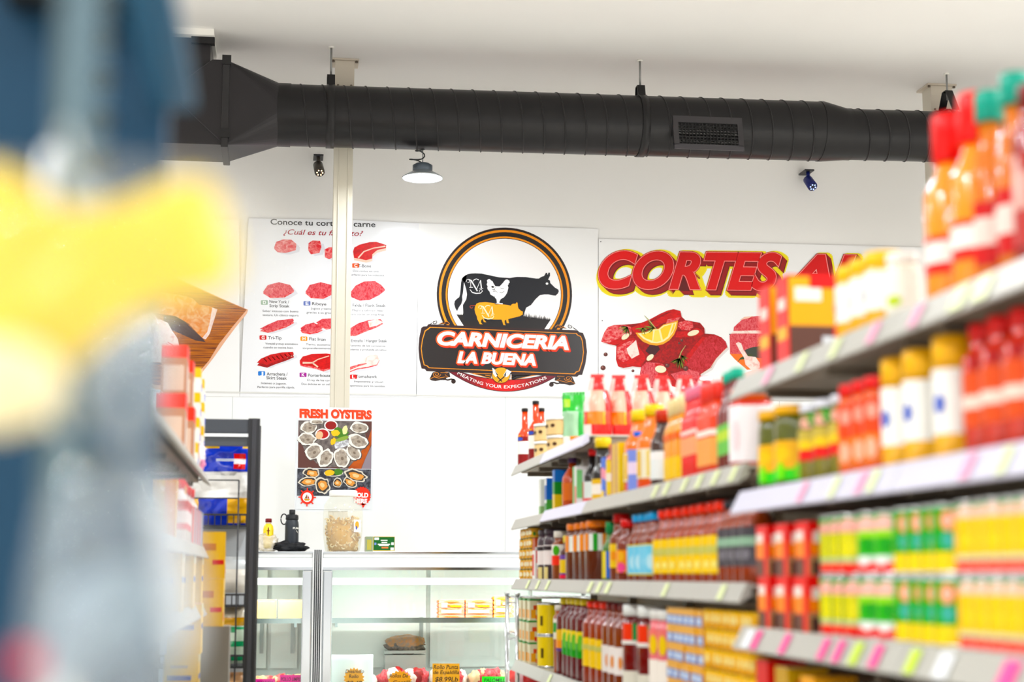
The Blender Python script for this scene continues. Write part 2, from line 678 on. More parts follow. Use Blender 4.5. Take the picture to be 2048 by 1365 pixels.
# ------------------------------------------------------------------ lamps
LED = emis('led_light', '#f4faff', 55.0)
def highbay(x, y, z, label, group=None, cable=True, hang=None, watts=None):
    hang = hang or CEIL
    t = thing('high_bay_lamp', label, 'lamp', (x, y, z), 0, group)
    b = MB(); b.lathe([(.150, 0), (.155, .006), (.150, .012), (.075, .055), (.07, .055)], mat('#c9ced2', .3, .6), 28, cap=False); b.build('reflector', t)
    b = MB(); b.lathe([(.138, .004), (.138, .006)], LED, 28); b.build('light_disc', t)
    b = MB()
    b.lathe([(.07, .05), (.075, .06), (.075, .10), (.05, .115), (.015, .12)], mat('#59616a', .4, .4), 20)
    b.build('driver_housing', t)
    b = MB(); b.tube([(0, 0, .12), (0, 0, hang - z)], .004, mat('#8f9296', .4, .7), 6); b.build('hanging_wire', t)
    if cable:
        pts = []
        for k in range(26):
            a = k * .55
            rr = .035 if 8 < k < 20 else .05
            pts.append((-.02 + rr * math.cos(a) - (.03 if k < 8 else 0), rr * .5 * math.sin(a), .11 + .006 * k + .02 * math.sin(a)))
        pts.append((-.005, 0, hang - z))
        b = MB(); b.tube(pts, .005, mat('#303234', .5), 6); b.build('power_cord', t)
    ld = bpy.data.lights.new('lamp_light', 'AREA')
    ld.shape = 'DISK'
    ld.size = .27
    ld.energy = watts or LAMP_W
    ld.color = (.97, .985, 1.0)
    lo = bpy.data.objects.new('lamp_light', ld)
    COL.objects.link(lo)
    lo.parent = t
    lo.location = (0, 0, -.004)
    return t


L0 = P(845, 357, YD + .03)
highbay(L0.x, YD + .03, L0.z, 'glowing round high bay lamp hanging below the duct in front of the wall', hang=A.z - r1 + .03, watts=LAMP_W * .12)
k = 0
for ly in (7.6, 4.4, 1.2, -2.0):
    for lx in ((-3.6, L0.x - .2, 3.6, 7.2) if ly > 7 else (-2.9, 4.8, 8.6)):
        highbay(lx, ly, L0.z + .1, 'round high bay lamp of the rows over the aisles', 'high bay lamps over the aisles', False, watts=LAMP_W * (.42 if ly > 7 else 1.0))
for lx in (-3.6, 8.6):
    highbay(lx, 12.0, L0.z + .1, 'round high bay lamp of the rows over the aisles', 'high bay lamps over the aisles', False, watts=LAMP_W * .5)

# ------------------------------------------------------------------ security cameras
def sec_cam(px, py, body, ledc, label):
    c = P(px, py, YW - .16)
    t = thing('security_camera', label, 'security camera', (c.x, YW - .16, c.z))
    bm = mat(body, .35)
    b = MB(); b.box(-.04, .04, -.02, .16, -.006, .006, mat('#26262a', .4)); b.build('mount_plate', t)
    b = MB(); b.tube([(0, .03, -.006), (0, .02, -.08)], .016, bm, 10); b.build('mount_arm', t)
    # barrel pointing at the shop, a little down
    b = MB()
    d = Vector((.12, -.8, -.75)).normalized()
    p0 = Vector((0, .02, -.085))
    b.tube([p0 - d * .03, p0 - d * .02, p0 + d * .10, p0 + d * .105], [.03, .04, .042, .038], bm, 16); ba = b.build('barrel', t)
    b = MB(); b.tube([p0 + d * .105, p0 + d * .107], .034, mat('#0a0a0c', .15), 16); fa = b.build('front_window', t)
    side = d.cross(Vector((0, 0, 1))).normalized(); upv = side.cross(d)
    for k in range(6):
        a = 2 * math.pi * k / 6
        q = p0 + d * .108 + (side * math.cos(a) + upv * math.sin(a)) * .023
        b = MB(); b.tube([q, q + d * .002], .0055, emis('ir_' + ledc[1:], ledc, 4.0), 8); b.build('led', t)


sec_cam(637, 311, '#4a4540', '#ffd9b0', 'dark brown security camera between the plenum and the pillar')
sec_cam(1618, 341, '#20286a', '#9db4ff', 'security camera with bright blue lights under the duct reducer')

# ================================================================== the signs on the back wall
YS = YW - .016
PAPER = mat('#f3f3f3', .22)
INK = mat('#1b1819', .3)
GOLD = mat('#f5a413', .35)
MEAT = two_tone('raw_meat', '#b3121a', '#d83a3c', 26, .35, .68, .4, (1, 1, 1.6), 6, 1.2)
MEATD = two_tone('raw_meat_dark', '#7c0d14', '#b4212a', 30, .35, .7, .4, (1, 1, 1.6), 6, 1.0)
MEATP = two_tone('raw_meat_pink', '#c9444c', '#e58286', 34, .35, .7, .4, (1.6, 1, 1), 6, 1.6)
MEATL = two_tone('raw_meat_light', '#d9484d', '#f0a7a4', 30, .4, .72, .4, (1, 1, 1.4), 6, 1.2)
FAT = mat('#f3cdbb', .4)
FATW = two_tone('fat_white', '#f6e6df', '#e5a9a0', 22, .5, .8, .4, (1, 1, 1), 5, 1.0)


def sheet(root, corners, Y, material=PAPER, thick=.004, name='sheet'):
    a = [P(x, y, Y) for x, y in corners]
    m = MB()
    vs = [(p.x, Y, p.z) for p in a] + [(p.x, Y + thick, p.z) for p in a]
    n = len(a)
    m.add(vs, [tuple(range(n)), tuple(range(2 * n - 1, n - 1, -1))] + [(i, n + i, n + (i + 1) % n, (i + 1) % n) for i in range(n)], material)
    return m.build(name, root)


# ---------------------------------------------------------- the shop's logo banner
t = thing('logo_banner', 'white banner with the round cow, hen and pig logo of the butcher', 'banner', (0, 0, 0))
sheet(t, [(838, 447), (1196, 458), (1196, 795), (832, 795)], YS)
pr = Print(YS - .001)
z1 = zoomed(830, 440, 5.689)
z2 = zoomed(830, 620, 5.689)
BRN = mat('#2a1718', .3)
CX, CY = 830 + 1017 / 5.689, 440 + 852 / 5.689
RX, RY = 770 / 5.689, 764 / 5.689
tilt = .02
for f, mm in ((1.0, BRN), (.988, INK), (.966, GOLD), (.931, INK), (.868, GOLD), (.843, BRN), (.834, mat('#f0eeee', .22))):
    pr.ell(CX, CY, RX * f, RY * f, mm, tilt, 72)
emb = pr.build('ring_print', t)
pr2 = Print(YS - .0025)
# ground with blades of grass
gr = [(470, 1075), (500, 1085), (552, 1082), (900, 1090), (1235, 1095), (1260, 1100), (1310, 1120), (1330, 1110), (1400, 1125), (1480, 1135), (1545, 1135), (1500, 1200), (1470, 1250), (1000, 1240), (560, 1215)]
pr2.poly(z1(gr), INK)
random.seed(5)
for i in range(26):
    x = 1240 + i * 11.5
    y = 1100 + (x - 1240) * .12
    hh = random.uniform(15, 48)
    pr2.poly(z1([(x, y + 10), (x + 12, y + 10), (x + 6 + random.uniform(-5, 5), y - hh)]), INK, i == 0)
for i in range(7):
    x = 482 + i * 10
    pr2.poly(z1([(x, 1092), (x + 11, 1092), (x + 5, 1070 - random.uniform(0, 8))]), INK, False)
cow = [(560, 715), (545, 690), (535, 670), (560, 640), (600, 618), (640, 611), (690, 609), (760, 612), (850, 632), (960, 655), (1080, 662), (1160, 650), (1260, 652), (1380, 668), (1410, 668), (1440, 648), (1470, 638), (1490, 600), (1503, 605), (1508, 625), (1522, 598), (1535, 602), (1537, 635), (1515, 680), (1535, 690), (1540, 720), (1590, 770), (1632, 795), (1636, 815), (1625, 840), (1600, 863), (1570, 860), (1520, 850), (1470, 850), (1420, 858), (1370, 905), (1320, 970), (1265, 1000), (1248, 1050), (1235, 1100), (1235, 1150), (552, 1150), (545, 970), (583, 905), (592, 850), (582, 790), (568, 745)]
pr2.poly(z1(cow), mat('#15161c', .3))
tail = [(535, 665), (560, 640), (590, 630), (575, 700), (556, 718), (552, 770), (546, 830), (536, 875), (540, 912), (528, 955), (500, 995), (478, 1040), (458, 1005), (446, 960), (452, 925), (475, 900), (503, 880), (513, 845), (519, 780), (524, 715)]
pr2.poly(z1(tail), mat('#15161c', .3), False)
pr2.ell(830 + 1502 / 5.689, 440 + 726 / 5.689, 2.6, 2.3, mat('#f4f4f4', .3))
pr2.build('cow_print', t)
pr3 = Print(YS - .0035)
HEN = mat('#f2f1f1', .3)
hen = [(818, 690), (832, 678), (850, 675), (866, 690), (882, 700), (900, 735), (915, 756), (962, 758), (985, 735), (1005, 712), (1022, 690), (1035, 680), (1055, 680), (1062, 688), (1072, 690), (1078, 715), (1066, 722), (1063, 738), (1055, 745), (1062, 772), (1056, 800), (1048, 830), (1030, 860), (1008, 885), (975, 902), (958, 940), (965, 948), (1000, 950), (996, 963), (905, 962), (912, 950), (932, 945), (928, 910), (905, 880), (880, 862), (858, 850), (848, 815), (832, 800), (822, 775), (828, 760), (815, 735), (824, 715)]
pr3.poly(z1(hen), HEN)
for q in ([(870, 750), (905, 760), (890, 775), (872, 770)], [(870, 790), (905, 792), (898, 805)], [(880, 818), (905, 808), (912, 816)]):
    pr3.poly(z1(q), mat('#3b1620', .3), False)
for q in ([(915, 765), (905, 790), (915, 812), (940, 825)], [(968, 770), (990, 785), (1012, 780)], [(965, 825), (990, 832), (1015, 812)], [(900, 865), (912, 895), (928, 905)]):
    pr3.stroke(z1(q), .9, INK, False)
pr3.build('hen_print', t)
pr4 = Print(YS - .0035)
pig = [(684, 985), (700, 955), (730, 942), (800, 937), (870, 944), (960, 958), (1050, 968), (1090, 978), (1100, 962), (1120, 955), (1142, 956), (1160, 936), (1168, 950), (1170, 985), (1178, 1010), (1205, 1035), (1227, 1045), (1226, 1078), (1190, 1098), (1120, 1115), (1060, 1130), (1064, 1155), (1072, 1176), (1045, 1176), (1036, 1135), (1018, 1150), (1022, 1180), (1032, 1200), (1005, 1197), (998, 1170), (985, 1135), (900, 1135), (830, 1128), (780, 1115), (790, 1142), (812, 1165), (785, 1165), (765, 1125), (750, 1150), (752, 1172), (772, 1190), (738, 1188), (725, 1160), (708, 1130), (704, 1100), (686, 1060), (678, 1020)]
PIGC = mat('#f7b100', .35)
pr4.poly(z1(pig), PIGC)
pr4.stroke(z1([(688, 972), (665, 978), (640, 975), (625, 985), (630, 1002), (648, 1006), (656, 994)]), .9, mat('#c05028', .35), False)
pr4.build('pig_print', t)


def monogram(pr, x0, y0, s, material):
    q = lambda pts: [(x0 + a * s, y0 + b * s) for a, b in pts]
    pr.stroke(q([(.0, .18), (.03, .06), (.12, .02), (.2, .1), (.18, .2), (.08, .22)]), 1.0, material)
    pr.stroke(q([(.12, .02), (.3, .1), (.66, .72)]), [1.2, 2.6, 2.4], material, False)
    pr.stroke(q([(.27, .12), (.27, .5)]), 1.1, material, False)
    pr.stroke(q([(.18, .5), (.4, .5)]), 1.0, material, False)
    pr.stroke(q([(.62, .6), (.84, .1)]), 1.0, material, False)
    pr.stroke(q([(.84, .08), (.9, .56)]), 2.2, material, False)
    pr.stroke(q([(.78, .56), (1.0, .56)]), 1.0, material, False)
    pr.stroke(q([(.74, .06), (.6, .0), (.46, .06), (.42, .14)]), 1.4, material, False)
    pr.stroke(q([(.22, .62), (.36, .8), (.6, .86), (.84, .84), (.96, .72), (.9, .62), (.78, .66), (.78, .78)]), [1.0, 1.8, 2.0, 1.6, 1.2, 1, 1, .8], material, False)


pr5 = Print(YS - .0045)
monogram(pr5, 830 + 582 / 5.689, 440 + 672 / 5.689, 34, mat('#f2f1f1', .3))
monogram(pr5, 830 + 722 / 5.689, 440 + 972 / 5.689, 32, mat('#fdf1d2', .3))
pr5.build('monogram_print', t)
# scrolls
for mir in (0, 1):
    pr6 = Print(YS - .0012)
    def zz(pts):
        return z2([((1990 - x) if mir else x, y + (x - 995) * -.0 + (64 * (1 - x / 995) if mir else 0)) for x, y in pts])
    pr6.poly(zz([(165, 790), (180, 755), (200, 715), (245, 700), (330, 705), (392, 715), (402, 765), (360, 775), (340, 800), (290, 800), (232, 812), (190, 805)]), mat('#2b1b17', .3))
    pr6.ell(*zz([(438, 815)])[0], 4.6, 4.6, mat('#2b1b17', .3))
    pr6.stroke(zz([(330, 790), (375, 800), (410, 790), (450, 795)]), [2, 3, 3, 2], mat('#2b1b17', .3), False)
    sp = []
    for k in range(22):
        a = k * .5
        sp.append((245 + (48 - k * 1.9) * math.cos(a), 735 + (34 - k * 1.3) * math.sin(a)))
    pr6.stroke(zz(sp), .8, GOLD)
    pr6.stroke(zz([(175, 785), (215, 765), (270, 778), (340, 765), (385, 770), (340, 740), (375, 715), (290, 715)]), .8, GOLD)
    sp = []
    for k in range(16):
        a = -1.2 + k * .48
        sp.append((222 + (30 - k * 1.4) * math.cos(a), 142 + (24 - k * 1.1) * math.sin(a)))
    pr6.stroke(zz([(150, 175), (180, 160)] + [(190, 150)]), 1.6, mat('#2b1b17', .3))
    pr6.stroke(zz(sp), 1.4, mat('#2b1b17', .3))
    pr6.poly(zz([(262, 168), (330, 135), (375, 128), (405, 165)]), mat('#3a2118', .3))
    pr6.stroke(zz([(275, 162), (310, 145), (318, 160), (340, 155), (338, 136), (368, 132), (395, 160)]), .8, GOLD)
    pr6.build('scroll_print', t)
# ribbon under the plaque
RIB = mat('#6d1f2a', .3)
pr7 = Print(YS - .0022)
def arc2(f0, f1, n=24):
    """ribbon edge: f -> y at x"""
    pass
xs_ = [380 + (1630 - 380) * i / 40 for i in range(41)]
def rib_bot(x):
    u = (x - 1005) / 625
    return 925 - 205 * u * u + 22 * u
def rib_top(x):
    u = (x - 1005) / 625
    return 800 - 120 * u * u + 20 * u
def ribbon(pr, grow, material, xa=0, xb=40, lay=True):
    pts = [(xs_[i], rib_top(xs_[i]) - grow) for i in range(xa, xb + 1)] + [(xs_[i], rib_bot(xs_[i]) + grow) for i in range(xb, xa - 1, -1)]
    pr.poly(z2(pts), material, lay)
ribbon(pr7, 7, BRN)
ribbon(pr7, 0, RIB)
ramp = ['#741f2a', '#84212a', '#9a2428', '#b32425', '#c92722', '#d62b20', '#dc2d1f']
pr7.n += 1
for i in range(7):
    a, b = 6 + i * 2, 34 - i * 2
    ribbon(pr7, 0, mat(ramp[i], .3), a, b)
pr7.poly(z2([(600, 700), (860, 790), (880, 700)]), INK)
pr7.poly(z2([(1400, 730), (1100, 800), (1100, 700)]), INK)
for q in ([(620, 715), (800, 765), (870, 782)], [(640, 722), (870, 730)], [(800, 745), (870, 755)], [(1380, 742), (1200, 780), (1090, 795)], [(1090, 752), (1360, 745)], [(1090, 775), (1150, 760)]):
    pr7.stroke(z2(q), 1.0, GOLD, False)
pr7.text('MEATING YOUR EXPECTATIONS', 0, 0, 0, 0, 34 / 5.689, mat('#f6eceb', .3), 0, .012, 1.05,
         curve=lambda u: z2([(480 + 1020 * u, rib_bot(480 + 1020 * u) - 30)])[0])
pr7.build('ribbon_print', t)
pr8 = Print(YS - .0042)
pl0 = [(150, 165), (135, 188), (95, 190), (72, 205), (48, 320), (40, 440), (50, 560), (75, 668), (112, 672), (132, 698), (1845, 762), (1865, 742), (1902, 740), (1940, 610), (1957, 480), (1942, 340), (1910, 262), (1872, 256), (1850, 235)]
pr8.poly(z2(pl0), BRN)
gl = [(168, 195), (145, 215), (112, 236), (82, 330), (66, 440), (78, 540), (100, 630), (132, 640), (157, 664), (1820, 735), (1838, 712), (1872, 700), (1908, 590), (1922, 480), (1908, 350), (1888, 300), (1858, 288), (1838, 266)]
pr8.poly(z2(gl), GOLD)
c0 = (995, 465)
ins = [(c0[0] + (x - c0[0]) * (1 - 9 / 900), c0[1] + (y - c0[1]) * (1 - 9 / 270)) for x, y in gl]
pr8.poly(z2(ins), mat('#221d1d', .25))
pr8.build('plaque_print', t)
pr9 = Print(YS - .0056, .00008)
ORG, ORD_, WH, GRY = mat('#ff7426', .35), mat('#e8501e', .35), mat('#f8f8fb', .3), mat('#c9ccd4', .3)
for body, a, b, h in (('CARNICERIA', (262, 392), (1735, 448), 140), ('LA BUENA', (490, 598), (1362, 630), 118)):
    (xa, ya), (xb, yb) = z2([a])[0], z2([b])[0]
    hp = h / 5.689
    for dx, mm in ((2.0, ORD_), (0, ORG)):
        for k in range(16):
            pr9.text(body, xa, ya, xb, yb, hp, mm, .22, .05, 1.0, (dx + 2.3 * math.cos(k * math.pi / 8), dx * 1.1 + 2.3 * math.sin(k * math.pi / 8)))
    pr9.text(body, xa, ya, xb, yb, hp, GRY, .22, .045, 1.0, (.9, .5))
    pr9.text(body, xa, ya, xb, yb, hp, WH, .22, .04, 1.0)
pr9.build('lettering', t)
pr10 = Print(YS - .0115)
(cx, cy) = z2([(978, 745)])[0]
pr10.ell(cx, cy, 105 / 5.689, 92 / 5.689, INK)
pr10.ell(cx, cy, 100 / 5.689, 87 / 5.689, mat('#f6b114', .35))
pr10.poly(z2([(878, 660), (900, 672), (945, 740), (920, 768), (888, 728)]), mat('#e9ecf0', .3))
pr10.poly(z2([(905, 690), (945, 740), (935, 752)]), INK)
pr10.poly(z2([(1045, 678), (1098, 705), (1060, 755), (1035, 770), (1005, 745)]), mat('#e9ecf0', .3))
pr10.poly(z2([(1040, 700), (1030, 762), (1012, 745)]), INK)
pr10.stroke(z2([(930, 755), (990, 818)]), 2.2, INK)
pr10.stroke(z2([(1020, 758), (950, 818)]), 2.2, INK, False)
pr10.build('cleaver_print', t)

# ---------------------------------------------------------- the red lettered board
t = thing('meat_cuts_board', 'white board with red italic letters outlined in yellow and raw steaks', 'sign board', (0, 0, 0))
sheet(t, [(1197, 478), (1690, 491), (2080, 501), (2080, 812), (1197, 796)], YS, PAPER, .008)
z7 = zoomed(1180, 460, 3.938)
pr = Print(YS - .0006, .00008)
YEL, YEL2 = mat('#fbe64a', .4), mat('#fff07a', .4)
DR, DR2, RED = mat('#8f0a10', .35), mat('#5a0508', .35), two_tone('letter_red', '#c90a10', '#e01010', 2.2, .3, .7, .35)
for body, a, b in (('CORTES', (84, 445), (1490, 462)), ('AL', (1560, 470), (2130, 478))):
    (xa, ya), (xb, yb) = z7([a])[0], z7([b])[0]
    h = 262 / 3.938
    arg = dict(shear=.3, spacing=1.0)
    for rad, mm in ((9, YEL2), (6.5, YEL)):
        for k in range(16):
            pr.text(body, xa, ya, xb, yb, h, mm, offset=.05, shift=(5 + rad * math.cos(k * math.pi / 8), 6 + rad * math.sin(k * math.pi / 8)), **arg)
    for k in range(7, 0, -1):
        pr.text(body, xa, ya, xb, yb, h, DR2 if k in (7, 1) else DR, offset=.062, shift=(k * 1.35, k * 1.35), **arg)
    pr.text(body, xa, ya, xb, yb, h, DR2, offset=.064, **arg)
    pr.text(body, xa, ya, xb, yb, h, RED, offset=.06, **arg)
    pr.text(body, xa, ya, xb, yb, h, mat('#f6b9b4', .35), offset=.05, **arg)
    pr.text(body, xa, ya, xb, yb, h, RED, offset=.041, **arg)
pr.build('lettering', t)
z3 = zoomed(1190, 600, 5.851)
pr = Print(YS - .001)
pile = [(70, 490), (90, 430), (110, 380), (150, 320), (220, 295), (350, 290), (420, 285), (540, 270), (640, 230), (760, 165), (850, 125), (920, 110), (1000, 130), (1015, 200), (1060, 240), (1130, 250), (1230, 270), (1280, 330), (1285, 395), (1400, 405), (1480, 440), (1530, 490), (1552, 560), (1500, 610), (1420, 690), (1360, 800), (1240, 870), (1230, 960), (1200, 1010), (1120, 1060), (1000, 1030), (880, 960), (760, 1050), (640, 1030), (560, 950), (525, 870), (540, 790), (440, 780), (330, 800), (270, 780), (245, 700), (250, 540), (170, 520)]
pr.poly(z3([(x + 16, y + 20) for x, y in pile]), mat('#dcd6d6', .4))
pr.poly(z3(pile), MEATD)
S = lambda pts, mm: pr.poly(z3(pts), mm)
S([(70, 490), (110, 380), (150, 320), (220, 295), (350, 295), (420, 320), (430, 400), (330, 470), (250, 520), (170, 520)], MEATL)
S([(100, 500), (170, 500), (300, 440), (420, 410), (330, 490), (240, 530), (170, 522)], MEAT)
S([(420, 330), (560, 270), (640, 230), (850, 125), (920, 112), (1000, 135), (1012, 195), (900, 230), (760, 290), (600, 380), (470, 400)], MEAT)
S([(640, 240), (860, 140), (900, 140), (760, 210), (650, 270)], MEATD)
S([(850, 230), (960, 210), (1010, 205), (940, 260), (820, 300)], MEATL)
S([(985, 260), (1060, 245), (1140, 255), (1150, 320), (1110, 360), (1010, 350), (970, 310)], MEATL)
S([(960, 370), (1110, 370), (1180, 330), (1240, 340), (1270, 400), (1180, 450), (1060, 440), (940, 440)], MEAT)
S([(1150, 260), (1230, 272), (1278, 330), (1278, 380), (1190, 320)], MEATD)
S([(250, 545), (330, 480), (450, 440), (480, 470), (520, 560), (580, 640), (590, 700), (530, 790), (440, 780), (330, 798), (270, 775), (248, 700)], MEAT)
S([(262, 560), (350, 505), (450, 470), (430, 520), (370, 570), (380, 640), (400, 700), (330, 730), (262, 680)], MEATL)
S([(370, 570), (450, 500), (480, 470), (500, 560), (520, 640), (430, 690), (385, 630)], FATW)
S([(600, 700), (740, 610), (830, 520), (960, 450), (1100, 430), (1260, 420), (1150, 500), (1000, 560), (900, 640), (860, 720), (760, 760), (680, 720)], two_tone('raw_meat_deep', '#82101c', '#c22d33', 40, .4, .7, .4, (1, 1, 1), 6, 1))
S([(540, 790), (600, 730), (740, 740), (800, 760), (860, 870), (770, 960), (700, 1030), (620, 1010), (530, 880)], MEATP)
S([(700, 740), (790, 760), (860, 860), (800, 920), (730, 960), (740, 860)], MEAT)
S([(1080, 690), (1180, 570), (1290, 440), (1400, 410), (1480, 445), (1530, 495), (1548, 560), (1490, 610), (1410, 690), (1350, 790), (1240, 860), (1140, 820), (1060, 760)], two_tone('raw_meat_rose', '#a5222f', '#d0525a', 40, .35, .7, .4, (1.4, 1, 1), 6, 1))
S([(1040, 700), (1160, 540), (1260, 430), (1300, 440), (1210, 550), (1110, 690), (1060, 760)], MEAT)
S([(885, 870), (1000, 840), (1100, 810), (1220, 850), (1230, 960), (1190, 1010), (1060, 1000), (960, 960)], MEATP)
S([(860, 940), (880, 880), (960, 960), (1060, 1010), (1000, 1040), (900, 1010)], MEAT)
pr.stroke(z3([(1235, 875), (1350, 800), (1420, 690), (1500, 605), (1548, 560)]), 1.2, FAT)
S([(590, 600), (640, 530), (740, 540), (760, 580), (700, 650), (640, 640)], mat('#3c0f14', .4))
for (x, y, rx, ry, r) in ((355, 430, 52, 28, -.6), (1150, 388, 70, 30, -.3), (645, 675, 50, 28, -.7), (768, 812, 66, 42, .1)):
    pr.ell(*z3([(x, y + 5)])[0], rx / 5.851, ry / 5.851, mat('#b57f55', .4), r, 16)
    pr.ell(*z3([(x, y)])[0], rx / 5.851, ry / 5.851, mat('#f7ecd2', .35), r, 16)
RIND, PULP, PULP2 = mat('#f6b31b', .35), mat('#ffd84a', .35), mat('#ffe98a', .35)
lem = [(475, 385), (500, 430), (560, 490), (640, 525), (720, 537), (800, 520), (870, 475), (925, 410), (960, 330), (972, 240), (900, 262), (800, 290), (740, 340), (690, 340), (600, 372), (540, 385)]
S(lem, RIND)
S([(500, 395), (570, 460), (660, 505), (730, 510), (800, 492), (860, 450), (910, 390), (940, 320), (955, 262), (880, 280), (800, 300), (745, 345), (690, 348), (600, 380), (540, 392)], mat('#fff3c0', .35))
S([(540, 405), (600, 395), (680, 360), (670, 480), (590, 450)], PULP)
S([(700, 360), (745, 355), (775, 480), (720, 495), (680, 488)], PULP2)
S([(765, 345), (810, 310), (900, 285), (850, 430), (795, 470)], PULP)
S([(920, 280), (942, 275), (920, 350), (875, 420)], PULP)
GRN, GRN2 = mat('#5d6a32', .5), mat('#87934a', .5)
random.seed(2)
for (bx, by, n, a0, a1, ln) in ((380, 320, 9, 1.2, 3.2, 110), (560, 330, 8, 0, 3.0, 90), (690, 330, 7, 2.3, 3.9, 120), (990, 680, 13, 1.1, 2.7, 140), (1010, 650, 6, .4, 1.3, 110)):
    for i in range(n):
        a = a0 + (a1 - a0) * i / max(1, n - 1) + random.uniform(-.1, .1)
        l = ln * random.uniform(.6, 1)
        pr.stroke(z3([(bx, by), (bx + l * .5 * math.cos(a), by + l * .55 * math.sin(a)), (bx + l * math.cos(a), by + l * math.sin(a))]), [1.2, 2.2, .6], (GRN, GRN2, mat('#2e3518', .5))[i % 3], i == 0)
pr.stroke(z3([(580, 185), (640, 250), (720, 345)]), [.8, 2.2, 1.2], mat('#b9b780', .5))
pr.stroke(z3([(1060, 535), (1010, 610), (980, 690)]), [.8, 1.8, 1.2], mat('#b9b780', .5))
for (x, y, r) in ((125, 640, 24), (95, 797, 30), (445, 832, 17), (845, 770, 26), (1062, 805, 30), (1015, 475, 18), (985, 510, 15), (835, 1120, 20)):
    pr.ell(*z3([(x, y)])[0], r / 5.851, r * .95 / 5.851, mat('#5b3431', .5), 0, 14)
    pr.ell(*z3([(x - r * .25, y - r * .3)])[0], r * .4 / 5.851, r * .35 / 5.851, mat('#9a6f68', .5), 0, 10)
for (x, y) in ((85, 245), (1578, 404)):
    pr.ell(*z3([(x, y)])[0], 1.1, 1.1, INK, 0, 10)
for (x, y) in ((20, 22),):
    pr.ell(*z7([(85, 93)])[0], 1.1, 1.1, INK, 0, 10)
# second cut
pr.build('steak_print', t)
pr = Print(YS - .001)
S([(1625, 320), (1690, 260), (1750, 205), (1900, 190), (2300, 180), (2420, 330), (2300, 370), (1620, 365)], MEATP)
S([(1690, 240), (1750, 200), (1850, 190), (1800, 215)], FAT)
S([(1575, 410), (1640, 370), (1860, 360), (2300, 365), (2400, 480), (2350, 640), (1900, 660), (1580, 630)], MEATP)
S([(1580, 400), (1630, 365), (1860, 360), (2300, 362), (2290, 400), (1860, 395), (1640, 395)], FATW)
S([(1577, 630), (1900, 640), (2300, 640), (2100, 790), (1780, 820), (1640, 700)], mat('#f0861c', .4))
S([(1750, 590), (1820, 560), (1950, 540), (2100, 600), (2060, 700), (1900, 680), (1790, 660)], mat('#3d4239', .5))
S([(1660, 740), (1700, 680), (1780, 640), (1850, 640), (1800, 690), (1700, 700)], mat('#3f4a2a', .5))
S([(1648, 510), (1680, 495), (1710, 510), (1740, 590), (1790, 660), (1880, 670), (1930, 740), (1930, 800), (1840, 830), (1760, 760), (1745, 680), (1690, 590)], FATW)
S([(1580, 900), (1700, 870), (1840, 830), (1950, 800), (2100, 900), (1800, 960), (1600, 970)], mat('#f6dcd4', .4))
pr.build('steak_print', t)

# ---------------------------------------------------------- the poster of meat cuts
t = thing('meat_cuts_poster', 'tall white poster of named beef cuts behind the steel pillar', 'poster', (0, 0, 0))
sheet(t, [(497, 437), (700, 440), (838, 447), (833, 794), (480, 794)], YS, mat('#eeeff2', .18), .003)
z5 = zoomed(480, 420, 3.592)
pr = Print(YS - .001)
GI = mat('#262628', .4)
MAR = mat('#a0203a', .4)
def tx(body, a, b, h, material=GI, shear=0, offset=0.0):
    (xa, ya), (xb, yb) = z5([a])[0], z5([b])[0]
    pr.text(body, xa, ya, xb, yb, h / 3.592, material, shear, offset, layer=False)
pr.n += 1
tx('Conoce tu corte de carne', (220, 104), (972, 124), 38, GI, 0, .012)
tx('¿Cuál es tu favorito?', (312, 176), (884, 188), 36, MAR, .3, .008)
GI2 = mat('#2e2e32', .4)
for row in (
    ('T-Bone', (846, 412), (942, 414), 20, ('Dos cortes en uno.', 812, 1000, 445), ('Perfecto para los indecisos.', 790, 1040, 473)),
    ('Falda / Flank Steak', (810, 695), (1046, 698), 20, ('Magro y sabroso. Ideal', 806, 1028, 728), ('para cortar en tiras finas.', 790, 1040, 757)),
    ('Entraña / Hanger Steak', (798, 950), (1056, 952), 20, ('Favorito de los carniceros.', 790, 1048, 982), ('Potente y profunda en sabor.', 780, 1060, 1010)),
    ('Tomahawk', (830, 1207), (984, 1209), 20, ('Imponente y visual.', 820, 1032, 1240), ('Experiencia para los sentidos.', 780, 1044, 1270)),
    ('New York /', (212, 668), (352, 672), 20, ('Sabor intenso con buena', 162, 420, 733), ('textura. Un clásico seguro.', 162, 424, 762)),
    ('Strip Steak', (212, 698), (354, 702), 20),
    ('Ribeye', (518, 684), (620, 688), 20, ('Jugoso y tierno', 510, 660, 715), ('gracias a su grasa', 478, 665, 744)),
    ('Tri-Tip', (202, 930), (298, 932), 22, ('Versátil y muy aromático', 182, 416, 968), ('cuando se cocina bien.', 168, 384, 995)),
    ('Flat Iron', (498, 938), (614, 942), 22, ('Tierno, económico y', 474, 680, 974), ('sorprendentemente suave.', 450, 720, 1000)),
    ('Arrachera /', (192, 1190), (342, 1192), 22, ('Intenso y jugoso.', 152, 334, 1252), ('Perfecto para parrilla rápida.', 126, 394, 1280)),
    ('Skirt Steak', (190, 1218), (336, 1221), 22),
    ('Porterhouse', (490, 1200), (652, 1202), 22, ('El rey de los cortes.', 484, 680, 1230), ('Dos delicias en un solo corte.', 442, 720, 1258)),
):
    tx(row[0], row[1], row[2], row[3], GI, 0, .006)
    for (bd, xa, xb, y) in row[4:]:
        tx(bd, (xa, y), (xb, y + 4), 14, GI2)
